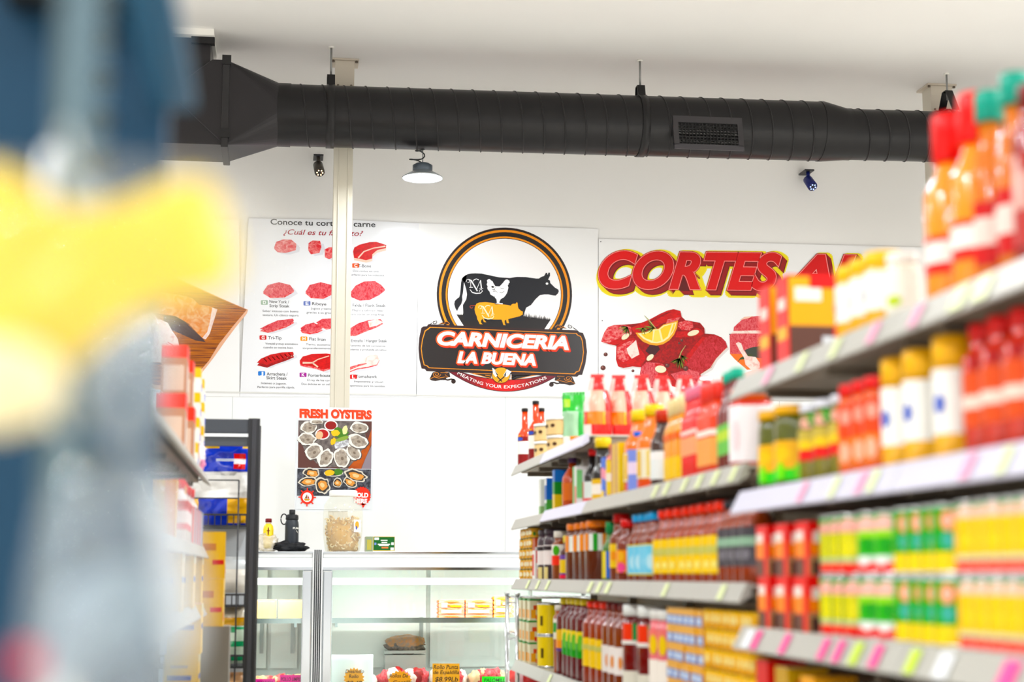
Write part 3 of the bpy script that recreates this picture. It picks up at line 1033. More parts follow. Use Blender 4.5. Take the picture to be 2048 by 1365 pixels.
for (ltr, x, y, c) in (('G', 140, 902, '#c9202e'), ('H', 434, 910, '#eba31d'), ('J', 130, 1160, '#1f7fd0'), ('K', 428, 1170, '#9c2a8d'), ('C', 806, 384, '#e06a45'), ('L', 790, 1184, '#d5262b'), ('D', 150, 650, '#9fb3a0'), ('E', 456, 656, '#6a78b0')):
    pts = []
    for (sx, sy, a0) in ((44, 6, -1.57), (44, 26, 0), (6, 26, 1.57), (6, 6, 3.14)):
        for k in range(4):
            a = a0 + k * .52
            pts.append((x + sx + 6 * math.cos(a), y + sy + 6 * math.sin(a)))
    pr.poly(z5(pts), mat(c, .35), False)
    (xa, ya) = z5([(x + 16, y + 27)])[0]
    (xb, yb) = z5([(x + 36, y + 27)])[0]
    y0 = pr.n
    pr.n += 1
    pr.text(ltr, xa, ya, xb, yb, 22 / 3.592, mat('#fbfbfb', .4), 0, .02, layer=False)
    pr.n = y0
pr.build('lettering', t)
pr = Print(YS - .0012)
S5 = lambda pts, mm: pr.poly(z5(pts), mm)
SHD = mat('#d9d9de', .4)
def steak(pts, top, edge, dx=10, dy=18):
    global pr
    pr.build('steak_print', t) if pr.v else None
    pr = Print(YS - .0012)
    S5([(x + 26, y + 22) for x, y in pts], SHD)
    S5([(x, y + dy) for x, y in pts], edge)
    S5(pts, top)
tb = [(812, 300), (822, 270), (860, 250), (930, 232), (980, 230), (1052, 252), (1048, 275), (985, 290), (950, 320), (950, 350), (905, 362), (860, 352), (820, 345)]
steak(tb, MEAT, FAT)
pr.stroke(z5([(850, 345), (890, 300), (960, 275), (1045, 262)]), [3, 2.5, 2, 3], FAT)
steak([(795, 590), (830, 545), (890, 515), (970, 512), (1015, 540), (1042, 572), (1000, 605), (930, 640), (860, 645), (800, 620)], MEATP, MEATP, 4, 8)
steak([(792, 850), (850, 815), (930, 790), (1010, 785), (1028, 808), (980, 835), (900, 865), (830, 895), (792, 895)], MEATP, MEATL, 4, 12)
S5([(920, 800), (985, 784), (1028, 808), (985, 832), (930, 845)], FATW)
steak([(785, 1140), (860, 1105), (890, 1070), (930, 1045), (985, 1042), (1002, 1075), (985, 1110), (920, 1128), (840, 1140), (790, 1160)], FATW, MEATL, 4, 8)
pr.stroke(z5([(788, 1140), (850, 1118), (910, 1105)]), [6, 4, 2], MEATL)
steak([(142, 855), (200, 825), (270, 795), (380, 782), (388, 798), (330, 830), (230, 862), (200, 868)], MEATP, MEATL, 6, 16)
steak([(434, 850), (470, 825), (530, 810), (596, 850), (560, 868), (500, 880), (445, 868)], MEATP, MEATL, 6, 16)
steak([(545, 810), (590, 784), (660, 780), (700, 800), (690, 830), (620, 845)], MEATP, MEATL, 6, 16)
sk = [(122, 1098), (150, 1070), (220, 1040), (300, 1025), (380, 1020), (388, 1040), (330, 1065), (250, 1092), (195, 1115)]
steak(sk, MEAT, MEATD, 6, 20)
for k in range(7):
    a = (170 + k * 30, 1066 - k * 6)
    pr.stroke(z5([a, (a[0] + 24, a[1] + 26)]), 1.3, FAT, False)
steak([(428, 1085), (450, 1055), (520, 1035), (620, 1032), (720, 1045), (740, 1100), (660, 1130), (600, 1150), (540, 1130), (480, 1120), (435, 1110)], MEAT, MEATL, 6, 12)
pr.stroke(z5([(450, 1100), (520, 1100), (560, 1075), (640, 1050)]), [4, 3, 2, 2], FAT)
pr.stroke(z5([(520, 1100), (560, 1130)]), 3, FAT, False)
steak([(245, 270), (260, 230), (310, 212), (370, 215), (405, 245), (400, 280), (330, 300), (270, 295)], MEATL, MEATL, 4, 10)
steak([(492, 240), (520, 220), (575, 222), (585, 260), (570, 300), (510, 310), (490, 280)], MEATL, MEATL, 4, 10)
steak([(608, 285), (640, 268), (680, 270), (690, 320), (640, 345), (610, 330)], MEATL, MEATL, 4, 10)
steak([(165, 590), (200, 540), (280, 520), (360, 540), (390, 580), (320, 620), (220, 625)], MEATP, MEATL, 4, 10)
steak([(470, 590), (500, 540), (580, 520), (660, 540), (680, 590), (600, 630), (510, 625)], MEATP, MEATL, 4, 10)
pr.build('steak_print', t)

# ---------------------------------------------------------- the banner with the cutting board
t = thing('cutting_board_banner', 'white banner printed with pale meat on a brown wooden cutting board', 'banner', (0, 0, 0))
sheet(t, [(150, 430), (479, 440), (479, 794), (150, 790)], YS, PAPER, .003)
zb_ = zoomed(310, 560, 5.933)
pr = Print(YS - .001)
WOOD = two_tone('board_wood', '#6b3a2a', '#cf8446', 9, .35, .65, .5, (.35, 1, 16), 5, .8, 0, (0, .55, 0))
S6 = lambda pts, mm: pr.poly(zb_(pts), mm)
S6([(780, 215), (1105, 355), (1090, 400), (960, 560), (840, 720), (700, 920), (560, 1100), (370, 1330), (0, 1300), (-700, 900), (-500, 200), (100, -100)], mat('#eebfa4', .5))
S6([(770, 220), (1090, 355), (930, 545), (760, 760), (640, 960), (500, 1120), (380, 1270), (0, 1250), (-700, 880), (-490, 200), (100, -80)], WOOD)
S6([(100, 420), (300, 440), (420, 560), (570, 700), (600, 740), (480, 720), (300, 640), (100, 560)], mat('#3f2a2c', .5))
S6([(-200, 100), (300, 180), (440, 215), (520, 290), (640, 310), (740, 350), (700, 480), (660, 580), (640, 660), (600, 708), (560, 690), (510, 640), (400, 520), (240, 430), (-100, 380)], two_tone('chicken_fat', '#e8952a', '#f6c9a0', 14, .4, .7, .4, (1, 1, 1), 5, 1.4))
S6([(680, 330), (740, 350), (700, 480), (650, 640), (600, 708), (560, 690), (620, 620), (650, 500)], FATW)
S6([(-300, 450), (60, 470), (150, 510), (200, 600), (270, 700), (285, 780), (322, 855), (280, 905), (190, 935), (100, 985), (-200, 960)], FATW)
pr.stroke(zb_([(150, 740), (200, 770), (250, 810)]), 1.5, MEATL)
pr.build('cutting_board_print', t)

# ---------------------------------------------------------- oysters poster, taped to the pillar
YO = 12.44
t = thing('oyster_poster', 'poster with orange oyster heading and two photographs of oysters on ice', 'poster', (0, 0, 0))
sheet(t, [(592, 814), (748, 817), (745, 1023), (589, 1023)], YO, mat('#eceff2', .25), .004)
zo = zoomed(580, 805, 6.205)
pr = Print(YO - .001)
for (off, c, sh) in ((.06, '#f2b7a8', (.8, .8)), (.055, '#f4622c', (0, 0))):
    (xa, ya), (xb, yb) = zo([(125, 184)])[0], zo([(462, 193)])[0]
    pr.text('FRESH', xa, ya, xb, yb, 96 / 6.205, mat(c, .35), 0, off, 1.0, sh)
    (xa, ya), (xb, yb) = zo([(515, 192)])[0], zo([(1005, 204)])[0]
    pr.text('OYSTERS', xa, ya, xb, yb, 96 / 6.205, mat(c, .35), 0, off, 1.0, sh)
pr.build('lettering', t)
pr = Print(YO - .0006, .00005)
SO = lambda pts, mm: pr.poly(zo(pts), mm)
SLATE = two_tone('slate_plate', '#57504f', '#857d7a', 30, .35, .7, .5)
SO([(78, 180), (100, 205), (1030, 222), (1020, 1180), (60, 1180)], mat('#e3e6ea', .3))
SO([(106, 226), (1015, 238), (1008, 830), (98, 815)], mat('#5a3a35', .45))
SO([(110, 232), (900, 240), (940, 420), (960, 520), (880, 640), (740, 790), (480, 812), (330, 760), (180, 600), (120, 450)], SLATE)
SO([(1014, 330), (1010, 520), (880, 828), (720, 822), (860, 650), (960, 480)], two_tone('poster_wood', '#8d3f1e', '#c06a30', 12, .3, .7, .5))
SO([(1010, 540), (1008, 830), (885, 828), (940, 690)], mat('#8a8088', .5))
ICE = two_tone('ice_print', '#a9a9ae', '#eef1f5', 60, .4, .65, .4)
SO([(540, 480), (640, 440), (720, 470), (760, 520), (660, 560), (560, 580)], ICE)
SHL, SHD_, FL1, FL2 = mat('#efece6', .35), mat('#4f4844', .5), two_tone('oyster_flesh', '#8b8178', '#c6bcb0', 40, .35, .7, .35), mat('#a79c90', .35)
def oyster(cx, cy, rx, ry, rot, seed):
    c = zo([(cx, cy)])[0]
    k = 6.205
    pr.ell(c[0] + .8, c[1] + 1.0, rx / k * 1.06, ry / k * 1.08, SHD_, rot, 22, .25, seed)
    pr.ell(c[0], c[1], rx / k, ry / k, SHL, rot, 22, .25, seed)
    pr.ell(c[0] + .3, c[1] + .2, rx * .8 / k, ry * .76 / k, FL1, rot, 20, .3, seed + 2)
    pr.ell(c[0] + 1.0, c[1] + 1.2, rx * .42 / k, ry * .36 / k, FL2, rot, 14, .4, seed + 4)
    pr.ell(c[0] + 1.4, c[1] + 1.5, rx * .18 / k, ry * .18 / k, mat('#776b60', .35), rot, 12)
for i, (cx, cy, rx, ry, r) in enumerate(((240, 310, 108, 74, -.1), (330, 245, 90, 28, .0), (215, 455, 115, 76, .1), (295, 615, 118, 92, -.7), (440, 690, 120, 88, -1.1), (640, 690, 130, 98, 1.35), (790, 620, 112, 80, .9), (845, 480, 130, 82, .35), (860, 315, 112, 72, .1))):
    oyster(cx, cy, rx, ry, r, i)
for (cx, cy, r, c) in ((508, 288, 84, '#8e2b26'), (403, 395, 90, '#b2372a')):
    pr.ell(*zo([(cx, cy)])[0], r / 6.205, r * .78 / 6.205, mat('#f1efec', .3))
    pr.ell(*zo([(cx, cy)])[0], r * .82 / 6.205, r * .62 / 6.205, mat(c, .35))
pr.ell(*zo([(365, 410)])[0], 44 / 6.205, 52 / 6.205, mat('#e9c3a0', .35), .5, 14)
for (cx, cy, rx, ry, c, r) in ((620, 380, 100, 60, '#4f7a35', .2), (565, 380, 52, 40, '#f0cf45', .3), (680, 350, 32, 62, '#e9e9b5', .2), (640, 455, 95, 26, '#8fa65b', -.3), (535, 490, 30, 46, '#efcb4a', .4)):
    pr.ell(*zo([(cx, cy)])[0], rx / 6.205, ry / 6.205, mat(c, .4), r, 16, .4, cx)
SO([(92, 826), (1006, 836), (1000, 1165), (86, 1160)], two_tone('ice_dark', '#2b2c33', '#70727c', 40, .4, .75, .4))
for i, (cx, cy, rx, ry, r) in enumerate(((270, 880, 110, 62, .1), (230, 985, 125, 58, -.1), (405, 1030, 92, 100, -.6), (745, 990, 95, 62, .4), (820, 910, 145, 70, .25), (590, 1000, 60, 60, .3))):
    c = zo([(cx, cy)])[0]
    k = 6.205
    pr.ell(c[0], c[1], rx / k, ry / k, mat('#d9d4c8', .35), r, 22, .3, i)
    pr.ell(c[0], c[1] + .3, rx * .84 / k, ry * .8 / k, mat('#3a332f', .4), r, 22, .3, i)
    pr.ell(c[0] + .5, c[1] + .7, rx * .66 / k, ry * .58 / k, mat('#e3a468', .35), r, 18, .4, i + 3)
    pr.ell(c[0] - .5, c[1] + .1, rx * .3 / k, ry * .3 / k, mat('#f4d3a6', .35), r, 14, .4, i + 3)
pr.ell(*zo([(540, 880)])[0], 120 / 6.205, 44 / 6.205, mat('#d7d3c8', .35))
pr.ell(*zo([(540, 872)])[0], 112 / 6.205, 40 / 6.205, mat('#2d2c28', .4))
pr.ell(*zo([(600, 865)])[0], 62 / 6.205, 36 / 6.205, mat('#4d7a35', .45), 0, 14, .5, 2)
pr.ell(*zo([(490, 878)])[0], 66 / 6.205, 36 / 6.205, mat('#f2c630', .4), -.1, 14, .3, 5)
SO([(86, 1166), (1002, 1170), (1000, 1330), (66, 1330)], mat('#e9edf0', .3))
pr.build('oyster_photograph', t)
pr = Print(YO - .0125)
OR2 = mat('#f4562e', .35)
c = zo([(213, 1180)])[0]
for k in range(8):
    a = k * math.pi / 4 + .03
    pr.stroke([(c[0], c[1]), (c[0] + 17.5 * math.cos(a), c[1] + 18.5 * math.sin(a))], [2.0, 2.4], OR2, k == 0)
pr.ell(c[0], c[1], 83 / 6.205, 86 / 6.205, OR2)
pr.ell(c[0], c[1], 58 / 6.205, 60 / 6.205, mat('#f5f5f2', .35))
pr.poly(zo([(180, 1196), (212, 1140), (215, 1196)]), mat('#8e6a4a', .4))
pr.poly(zo([(218, 1196), (220, 1148), (240, 1196)]), mat('#c4452e', .4), False)
pr.poly(zo([(172, 1200), (250, 1200), (236, 1222), (186, 1222)]), mat('#d8a53a', .4), False)
pr.build('wheel_emblem', t)
pr = Print(YO - .0125)
c = zo([(893, 1165)])[0]
star = []
for k in range(40):
    a = 2 * math.pi * k / 40
    r = (112 if k % 2 else 101) / 6.205
    star.append((c[0] + r * math.cos(a), c[1] + r * 1.06 * math.sin(a)))
pr.poly(star, OR2)
pr.poly(zo([(885, 1255), (940, 1262), (905, 1318)]), OR2, False)
for body, a, b in (('SOLD', (800, 1178), (968, 1182)), ('HERE', (800, 1250), (955, 1255))):
    (xa, ya), (xb, yb) = zo([a])[0], zo([b])[0]
    pr.text(body, xa, ya, xb, yb, 52 / 6.205, mat('#fdfdfd', .35), .05, .05)
pr.build('sold_here_seal', t)

# ================================================================== the deli cases
YC = 10.7
CT = P(800, 1104, YC).z            # top of the cases
CHROME = mat('#d9dde0', .12, 1.0)
STEEL = mat('#eef1f2', .25, .3)
GLASS = glass('case_glass', '#eef8f5', .06)
INNER = mat('#f3f4f1', .3)
YB_ = YC + .85


def case(xa, xb, label):
    x0, x1 = P(xa, 1104, YC).x, P(xb, 1104, YC).x
    t = thing('deli_case', label, 'display case', ((x0 + x1) / 2, YC, 0))
    hw = (x1 - x0) / 2
    m = MB(); m.box(-hw, hw, 0, .85, CT - .04, CT, STEEL); bevel(m.build('top_panel', t), .006)
    m = MB(); m.box(-hw, hw, -.004, .03, CT - .115, CT - .041, mat('#f4f6f8', .1, 0, .6))
    m.box(-hw, hw, -.010, .0, CT - .012, CT - .002, CHROME)
    m.box(-hw, hw, -.012, .0, CT - .118, CT - .1, CHROME); m.build('fascia', t)
    for sx in (-1, 1):
        m = MB(); m.box(sx * hw - (.065 if sx > 0 else 0), sx * hw + (.065 if sx < 0 else 0), -.006, .05, .3, CT - .118, CHROME)
        bevel(m.build('side_post', t), .01, 3)
        m = MB(); m.box(sx * hw - (.03 if sx > 0 else 0), sx * hw + (.03 if sx < 0 else 0), .05, .85, .3, CT - .04, INNER); m.build('end_wall', t)
    m = MB(); m.quad((-hw + .06, .004, .38), (hw - .06, .004, .38), (hw - .06, .004, CT - .115), (-hw + .06, .004, CT - .115), GLASS); m.build('front_glass', t)
    m = MB(); m.box(-hw, hw, 0, .85, 0, .36, mat('#e6e8e8', .3)); m.build('base_cabinet', t)
    m = MB(); m.box(-hw + .03, hw - .03, .03, .83, .361, .40, mat('#dfe3e4', .25, .4)); m.build('deck', t)
    m = MB(); m.box(-hw + .03, hw - .03, .83, .85, .36, CT - .04, INNER); bk = m.build('back_wall', t)
    n = 3
    for i in range(n):
        a = -hw + .05 + i * (2 * hw - .1) / n
        b = a + (2 * hw - .1) / n - .03
        d = MB(); d.box(a, b, .80, .82, .52, CT - .1, mat('#fbfbf8', .25)); dr = d.build('sliding_door', t)
        h = MB(); h.box(b - .045, b - .02, .79, .8, .62, .86, mat('#b9bcbb', .3, .5)); h.build('door_handle', dr)
    m = MB(); m.box(-hw + .06, hw - .06, .28, .62, .845, .86, mat('#dfeeec', .15)); m.box(-hw + .06, hw - .06, .27, .285, .835, .868, CHROME); m.build('shelf', t)
    for sx in (-1, 1):
        m = MB(); m.box(sx * (hw - .1) - .008, sx * (hw - .1) + .008, .25, .8, .81, .835, CHROME); m.build('shelf_bracket', t)
    m = MB(); m.tube([(-hw + .06, .2, CT - .19), (hw - .06, .2, CT - .19)], .022, emis('case_tube', '#fffaf0', 2.5), 12); m.build('light_tube', t)
    ld = bpy.data.lights.new('case_light', 'AREA')
    ld.shape = 'RECTANGLE'
    ld.size = 2 * hw - .2
    ld.size_y = .06
    ld.energy = 10 * hw
    ld.color = (1, .985, .95)
    lo = bpy.data.objects.new('case_light', ld)
    COL.objects.link(lo)
    lo.parent = t
    lo.location = (0, .2, CT - .22)
    return t


case(646, 1330, 'long glass fronted deli case beneath the jar, holding meat trays')
case(395, 626, 'glass fronted deli case behind the black snack rack')
# ribbed cover strip where the two cases meet
xa, xb = P(626, 1100, YC).x, P(646, 1100, YC).x
t = thing('case_joint_strip', 'white ribbed strip with dark grooves between the two deli cases', 'trim strip', ((xa + xb) / 2, YC, 0))
hw = (xb - xa) / 2 - .001
m = MB(); m.box(-hw, hw, -.016, .02, .2, CT + .012, mat('#f5f6f6', .3)); m.build('strip_body', t)
for k in range(4):
    x = -hw + .012 + k * (2 * hw - .024) / 3
    m = MB(); m.box(x - .004, x + .004, -.018, -.0155, .2, CT + .01, mat('#25282d', .4)); m.build('groove', t)

# ------------------------------------------------------------------ on top of the cases
YT = YC + .22
def on_top(px):
    return P(px, 1100, YT).x
# black water bottle on a black cloth
x = on_top(583)
t = thing('water_bottle', 'matt black steel water bottle with loop lid standing on the case', 'bottle', (x, YT, CT + .004))
BK = mat('#30343a', .35)
m = MB(); m.lathe([(.042, 0), (.045, .006), (.045, .165), (.043, .185), (.038, .2), (.036, .205)], BK, 28); m.build('body', t)
m = MB(); m.lathe([(.04, .203), (.042, .207), (.041, .232), (.03, .238)], mat('#1b1d20', .45), 24); li = m.build('lid', t)
m = MB(); m.lathe([(.019, .236), (.02, .239), (.02, .268), (.018, .27)], mat('#1b1d20', .4), 18); m.build('spout_cap', li)
m = MB()
m.tube([(-.04 + .02 * math.cos(a) - .012, -.01, .207 + .034 * math.sin(a)) for a in [2 * math.pi * k / 24 for k in range(25)]], .004, mat('#151619', .4), 7)
m.build('carry_loop', li)
vs, fs = text_uv('PUMA', 0, .02)
m = MB(); W_ = 1.25
m.add([(.0456 * math.sin(.15 + u * W_), -.0456 * math.cos(.15 + u * W_), .142 + v * .0125) for u, v in vs], fs, mat('#f0efe9', .4))
m.add([(.0456 * math.sin(.15 + a), -.0456 * math.cos(.15 + a), z) for a, z in ((.5, .137), (.62, .131), (.78, .124), (.9, .118), (.82, .117), (.66, .124), (.52, .131))], [(0, 1, 2, 3, 4, 5, 6)], mat('#f0efe9', .4))
m.build('lettering', t)
def crumple(name, hw, hd, hh, seed, material, parent, loc=(0, 0, 0), n=26, amp=.5, fr=2.2):
    m = MB()
    vs, fs = [], []
    for j in range(n + 1):
        for i in range(n * 2):
            a = 2 * math.pi * i / (n * 2)
            th = math.pi * j / n
            d = Vector((math.sin(th) * math.cos(a), math.sin(th) * math.sin(a), math.cos(th)))
            q = noise.noise(d * fr + Vector((seed, seed * 2, 0))) + .5 * abs(noise.noise(d * fr * 2.4 + Vector((seed, 0, 5)))) - .25 * abs(noise.noise(d * fr * 5 + Vector((0, seed, 5))))
            r = 1 + amp * q
            vs.append((loc[0] + hw * d.x * r, loc[1] + hd * d.y * r, max(loc[2] - hh * .98, loc[2] + hh * d.z * r)))
    w = n * 2
    for j in range(n):
        for i in range(w):
            fs.append((j * w + i, (j + 1) * w + i, (j + 1) * w + (i + 1) % w, j * w + (i + 1) % w))
    m.add(vs, fs, material, True)
    return m.build(name, parent)


t = crumple('black_cloth', .105, .08, .032, 3, mat('#1d1e21', .6), None, (0, 0, .032), amp=.45)
t.location = (x - .012, YT - .005, CT + .001)
tag(t, 'crumpled black cloth around the foot of the black water bottle', 'cloth')
# honey bottle in a pale plastic bag
x = on_top(536)
t = thing('honey_bottle', 'yellow squeeze bottle with dark red cap rising from a plastic bag', 'bottle', (x, YT, CT + .02))
m = MB(); m.lathe([(.026, 0), (.03, .01), (.034, .08), (.035, .12), (.031, .145), (.02, .158), (.017, .162)], mat('#fbe116', .3, coat=.4), 22); m.build('body', t)
m = MB(); m.lathe([(.018, .162), (.018, .172)], mat('#e8dcd2', .3), 18); m.build('neck', t)
m = MB(); m.lathe([(.021, .17), (.021, .192), (.018, .195)], mat('#6e2224', .4), 18); m.build('cap', t)
m = MB(); m.arcpatch(.0352, -.12, .12, .085, .14, mat('#6e2a20', .4), True); m.arcpatch(.0352, -.3, .3, .112, .118, mat('#6e2a20', .4)); m.build('label', t)
t = crumple('plastic_bag', .066, .06, .058, 8, film('pale_film', '#f7efe0', .5, .2), None, (0, 0, .056), amp=.55)
t.location = (x - .01, YT - .005, CT + .001)
tag(t, 'crumpled translucent plastic bag round the yellow squeeze bottle', 'plastic bag')
# big jar of pork rinds
x = on_top(685)
t = thing('plastic_jar', 'large clear plastic jar half full of pale curled snacks', 'jar', (x, YT, CT + .002))
k = .0031
JW = .128
m = MB(); m.lathe([(JW * .82, 0), (JW * .88, .004), (JW * .95, .06), (JW, .13), (JW, .24), (JW * .96, .30), (JW * .74, .345), (JW * .68, .352), (JW * .68, .365)], film('jar_plastic', '#ffffff', .16, .06, '#fdfdf8'), 40, cap=False); m.build('jar_wall', t)
m = MB(); m.lathe([(JW * .7, .360), (JW * .72, .363), (JW * .72, .392), (JW * .68, .398)], mat('#f7f7f5', .4), 36); m.build('lid', t)
rings = MB()
random.seed(12)
RC = [two_tone('rind_pale', '#e2bd7c', '#fff0c8', 60, .3, .7, .6), mat('#f0d59b', .6), mat('#d9b06a', .6), mat('#faecc4', .6)]
for i in range(330):
    a = random.uniform(0, 2 * math.pi)
    rr = JW * .84 * math.sqrt(random.uniform(.35, 1))
    z = random.uniform(.014, .212)
    rr *= .86 + .14 * min(1, z / .12)
    c = Vector((rr * math.cos(a), rr * math.sin(a), z + .012 * math.sin(a * 3)))
    u = Vector((random.uniform(-1, 1), random.uniform(-1, 1), random.uniform(-1, 1))).normalized()
    w = u.orthogonal().normalized()
    v = u.cross(w)
    q = random.uniform(.008, .0135)
    arc = random.uniform(3.6, 5.6)
    rings.tube([c + (w * math.cos(s) + v * math.sin(s)) * q * (1 + .1 * s) for s in [arc * j / 8 for j in range(9)]], .0042, RC[i % 4], 5)
rings.lathe([(JW * .7, .006), (JW * .78, .1), (JW * .8, .19), (JW * .3, .205)], RC[2], 20)
o = rings.build('curled_snack', t); o['kind'] = 'stuff'
m = MB(); m.arcpatch(JW + .001, .55, 1.1, .125, .205, mat('#f4f3f0', .35)); m.arcpatch(JW + .0016, .62, .9, .150, .195, mat('#e9b568', .4), True); m.arcpatch(JW + .0018, .66, .76, .14, .165, mat('#4a59a8', .4), True); m.build('label', t)
# green carton
xa, xb = on_top(730), on_top(788)
t = thing('green_carton', 'small dark green carton with white print on the case top', 'carton', ((xa + xb) / 2, YT, CT + .001))
hw = (xb - xa) / 2
hh = .098
m = MB(); m.box(-hw, hw, -.06, .07, 0, hh, mat('#dfe0d2', .4)); bevel(m.build('carton_body', t), .002)
m = MB()
q = lambda u0, u1, v0, v1, c, o=.0008: m.box(-hw + u0 * 2 * hw, -hw + u1 * 2 * hw, -.06 - o, -.06, v0 * hh, v1 * hh, mat(c, .35))
q(.26, 1, 0, 1, '#c9b23c'); q(.275, .99, .1, .97, '#0d5a2a', .0012); q(0, .25, .0, 1, '#8f9a80'); q(.05, .2, .12, .8, '#b8b06a', .0012); q(.26, 1, .0, .06, '#f4f2ea', .0013)
for (u0, u1, v) in ((.52, .75, .72), (.55, .74, .58), (.42, .84, .46), (.46, .8, .38)):
    q(u0, u1, v, v + .07, '#eef3ea', .0016)
q(.3, .46, .78, .94, '#e8eee6', .0016); q(.86, .97, .1, .28, '#f3f5f0', .0016); q(.88, .97, .45, .62, '#e6ebe4', .0016); q(.3, .37, .45, .6, '#7f93c9', .0016); q(.55, .78, .22, .32, '#e08a62', .0016)
m.build('printed_panel', t)

# ------------------------------------------------------------------ inside the cases
YI = YC + .36
SHZ = .8605
def pack(px0, px1, h, label, ca, cb, y=YI, z=SHZ, d=.12, group=None):
    a, b = P(px0, 1200, y).x, P(px1, 1200, y).x
    t = thing('sausage_pack', label, 'sausage pack', ((a + b) / 2, y, z), 0, group)
    w = (b - a) / 2 - .002
    m = MB()
    n = 5
    for k in range(n):
        zz = h * (k + .5) / n
        m.tube([(-w, 0, zz), (-w * .9, -d * .3, zz), (0, -d * .36, zz), (w * .9, -d * .3, zz), (w, 0, zz)], h / n * .52, mat(ca, .25, coat=.5), 8)
    m.box(-w * .95, w * .95, -d * .25, d * .5, .002, h, mat(ca, .35))
    m.build('sausage_row', t)['kind'] = 'stuff'
    m = MB()
    m.box(-w * .8, w * .75, -d * .36 - h / n * .55, -d * .3, h * .3, h * .48, mat('#fff3e0', .3))
    m.box(-w * .8, -w * .35, -d * .36 - h / n * .56, -d * .3, h * .6, h * .85, mat('#fbe9d2', .3))
    m.box(-w * .1, w * .75, -d * .36 - h / n * .56, -d * .3, h * .62, h * .72, mat(cb, .3))
    m.build('label', t)
    m = MB()
    m.box(-w, w, -d * .42, -d * .41, 0, h * 1.04, film('pack_film', '#fff6e8', .12, .08)); m.build('film_wrap', t)


pack(876, 928, .122, 'orange pack of sausages, the one nearest the ribbed strip', '#ee7a1e', '#f6c437')
pack(929, 984, .122, 'orange pack of sausages beside the one nearest the ribbed strip', '#ef8224', '#f6c437')
pack(986, 1024, .145, 'pale orange pack of sausages at the end of the case shelf', '#f2a65c', '#fbe6c4')
for i, (pa, pb, c, d) in enumerate(((514, 553, '#eab878', 'pale cheese block next to the black rack post in the case'), (557, 607, '#ecbf88', 'wide pale cheese block on the case shelf near the chrome post'))):
    a, b = P(pa, 1200, YI).x, P(pb, 1200, YI).x
    t = thing('cheese_block', d, 'cheese', ((a + b) / 2, YI, SHZ))
    m = MB(); m.box(-(b - a) / 2, (b - a) / 2, -.05, .12, 0, .125, mat(c, .45, var=.06, bscale=14)); bevel(m.build('block', t), .012, 3)
    m = MB(); m.box(-(b - a) / 2 - .003, (b - a) / 2 + .003, -.054, .124, 0, .129, film('cheese_film', '#fff8ee', .15, .1)); m.build('film_wrap', t)
# trays of meat on the deck
def tray(px0, px1, y, ca, lump, label, h=.08, z=.401, mesh_n=7):
    a, b = P(px0, 1340, y).x, P(px1, 1340, y).x
    t = thing('meat_tray', label, 'meat tray', ((a + b) / 2, y, z))
    w = (b - a) / 2
    m = MB()
    m.box(-w, w, -.13, .13, 0, .006, mat('#f2f2f0', .3))
    for s in ((-w, -w + .006, -.13, .13), (w - .006, w, -.13, .13), (-w, w, -.13, -.124), (-w, w, .124, .13)):
        m.box(*s, 0, .04, mat('#f2f2f0', .3))
    m.build('tray', t)
    random.seed(int(px0))
    for k in range(mesh_n):
        r_ = crumple('meat_piece', w / 3.1, .075, h * .52, px0 + k * 3, lump[k % len(lump)], t, (-w * .7 + 1.4 * w * k / max(1, mesh_n - 1), random.uniform(-.04, .04), .012 + h * .52 + random.uniform(0, h * .25)), 10, .35)


tray(648, 752, YC + .2, '#fff', [mat('#f6efe8', .3), mat('#efdfd6', .3)], 'tray of pale meat behind the starburst tag nearest the ribbed strip', .08)
tray(757, 858, YC + .2, '#fff', [MEATP, FATW, MEATD], 'tray of dark rolled meat in the middle of the deli case', .11)
tray(860, 935, YC + .2, '#fff', [FATW, mat('#f0d4c0', .35), MEATP], 'tray of meat rolls behind the square orange price tag', .11)
tray(938, 1015, YC + .2, '#fff', [mat('#f2c9a8', .35), MEATP], 'tray of pink meat slices behind the green price tag', .1)
tray(1018, 1110, YC + .2, '#fff', [MEAT, MEATP], 'tray of red meat at the far end of the deli case', .1)
tray(510, 615, YC + .2, '#fff', [two_tone('chicken_meat', '#e7b58d', '#f4d8bd', 30, .3, .7, .35), MEATL], 'tray of chicken behind the pink price tags', .08)
tray(402, 500, YC + .2, '#fff', [mat('#d98a4e', .4), MEATL], 'tray of seasoned orange meat behind the black snack rack', .08)
# dark trays on the back of the case
for i, (pa, pb, ya, c, lab) in enumerate(((769, 850, .66, '#3b342f', 'dark tray of meat stacked at the back of the deli case'), (769, 850, .80, '#c98a52', 'tray of browned meat under the case shelf'))):
    a, b = P(pa, 1300, YC + .7).x, P(pb, 1300, YC + .7).x
    t = thing('meat_tray', lab, 'meat tray', ((a + b) / 2, YC + .7, .401 if i == 0 else .62))
    w = (b - a) / 2
    m = MB(); m.box(-w, w, -.07, .07, 0, .21 if i == 0 else .02, mat('#cfd0cd', .3, .3)); m.build('tray', t)
    crumple('meat_piece', w * .95, .07, .05, 4 + i, two_tone('tray_meat%d' % i, c, '#8d7d6c', 50, .35, .7, .4), t, (0, 0, .26 if i == 0 else .07), 12, .3)
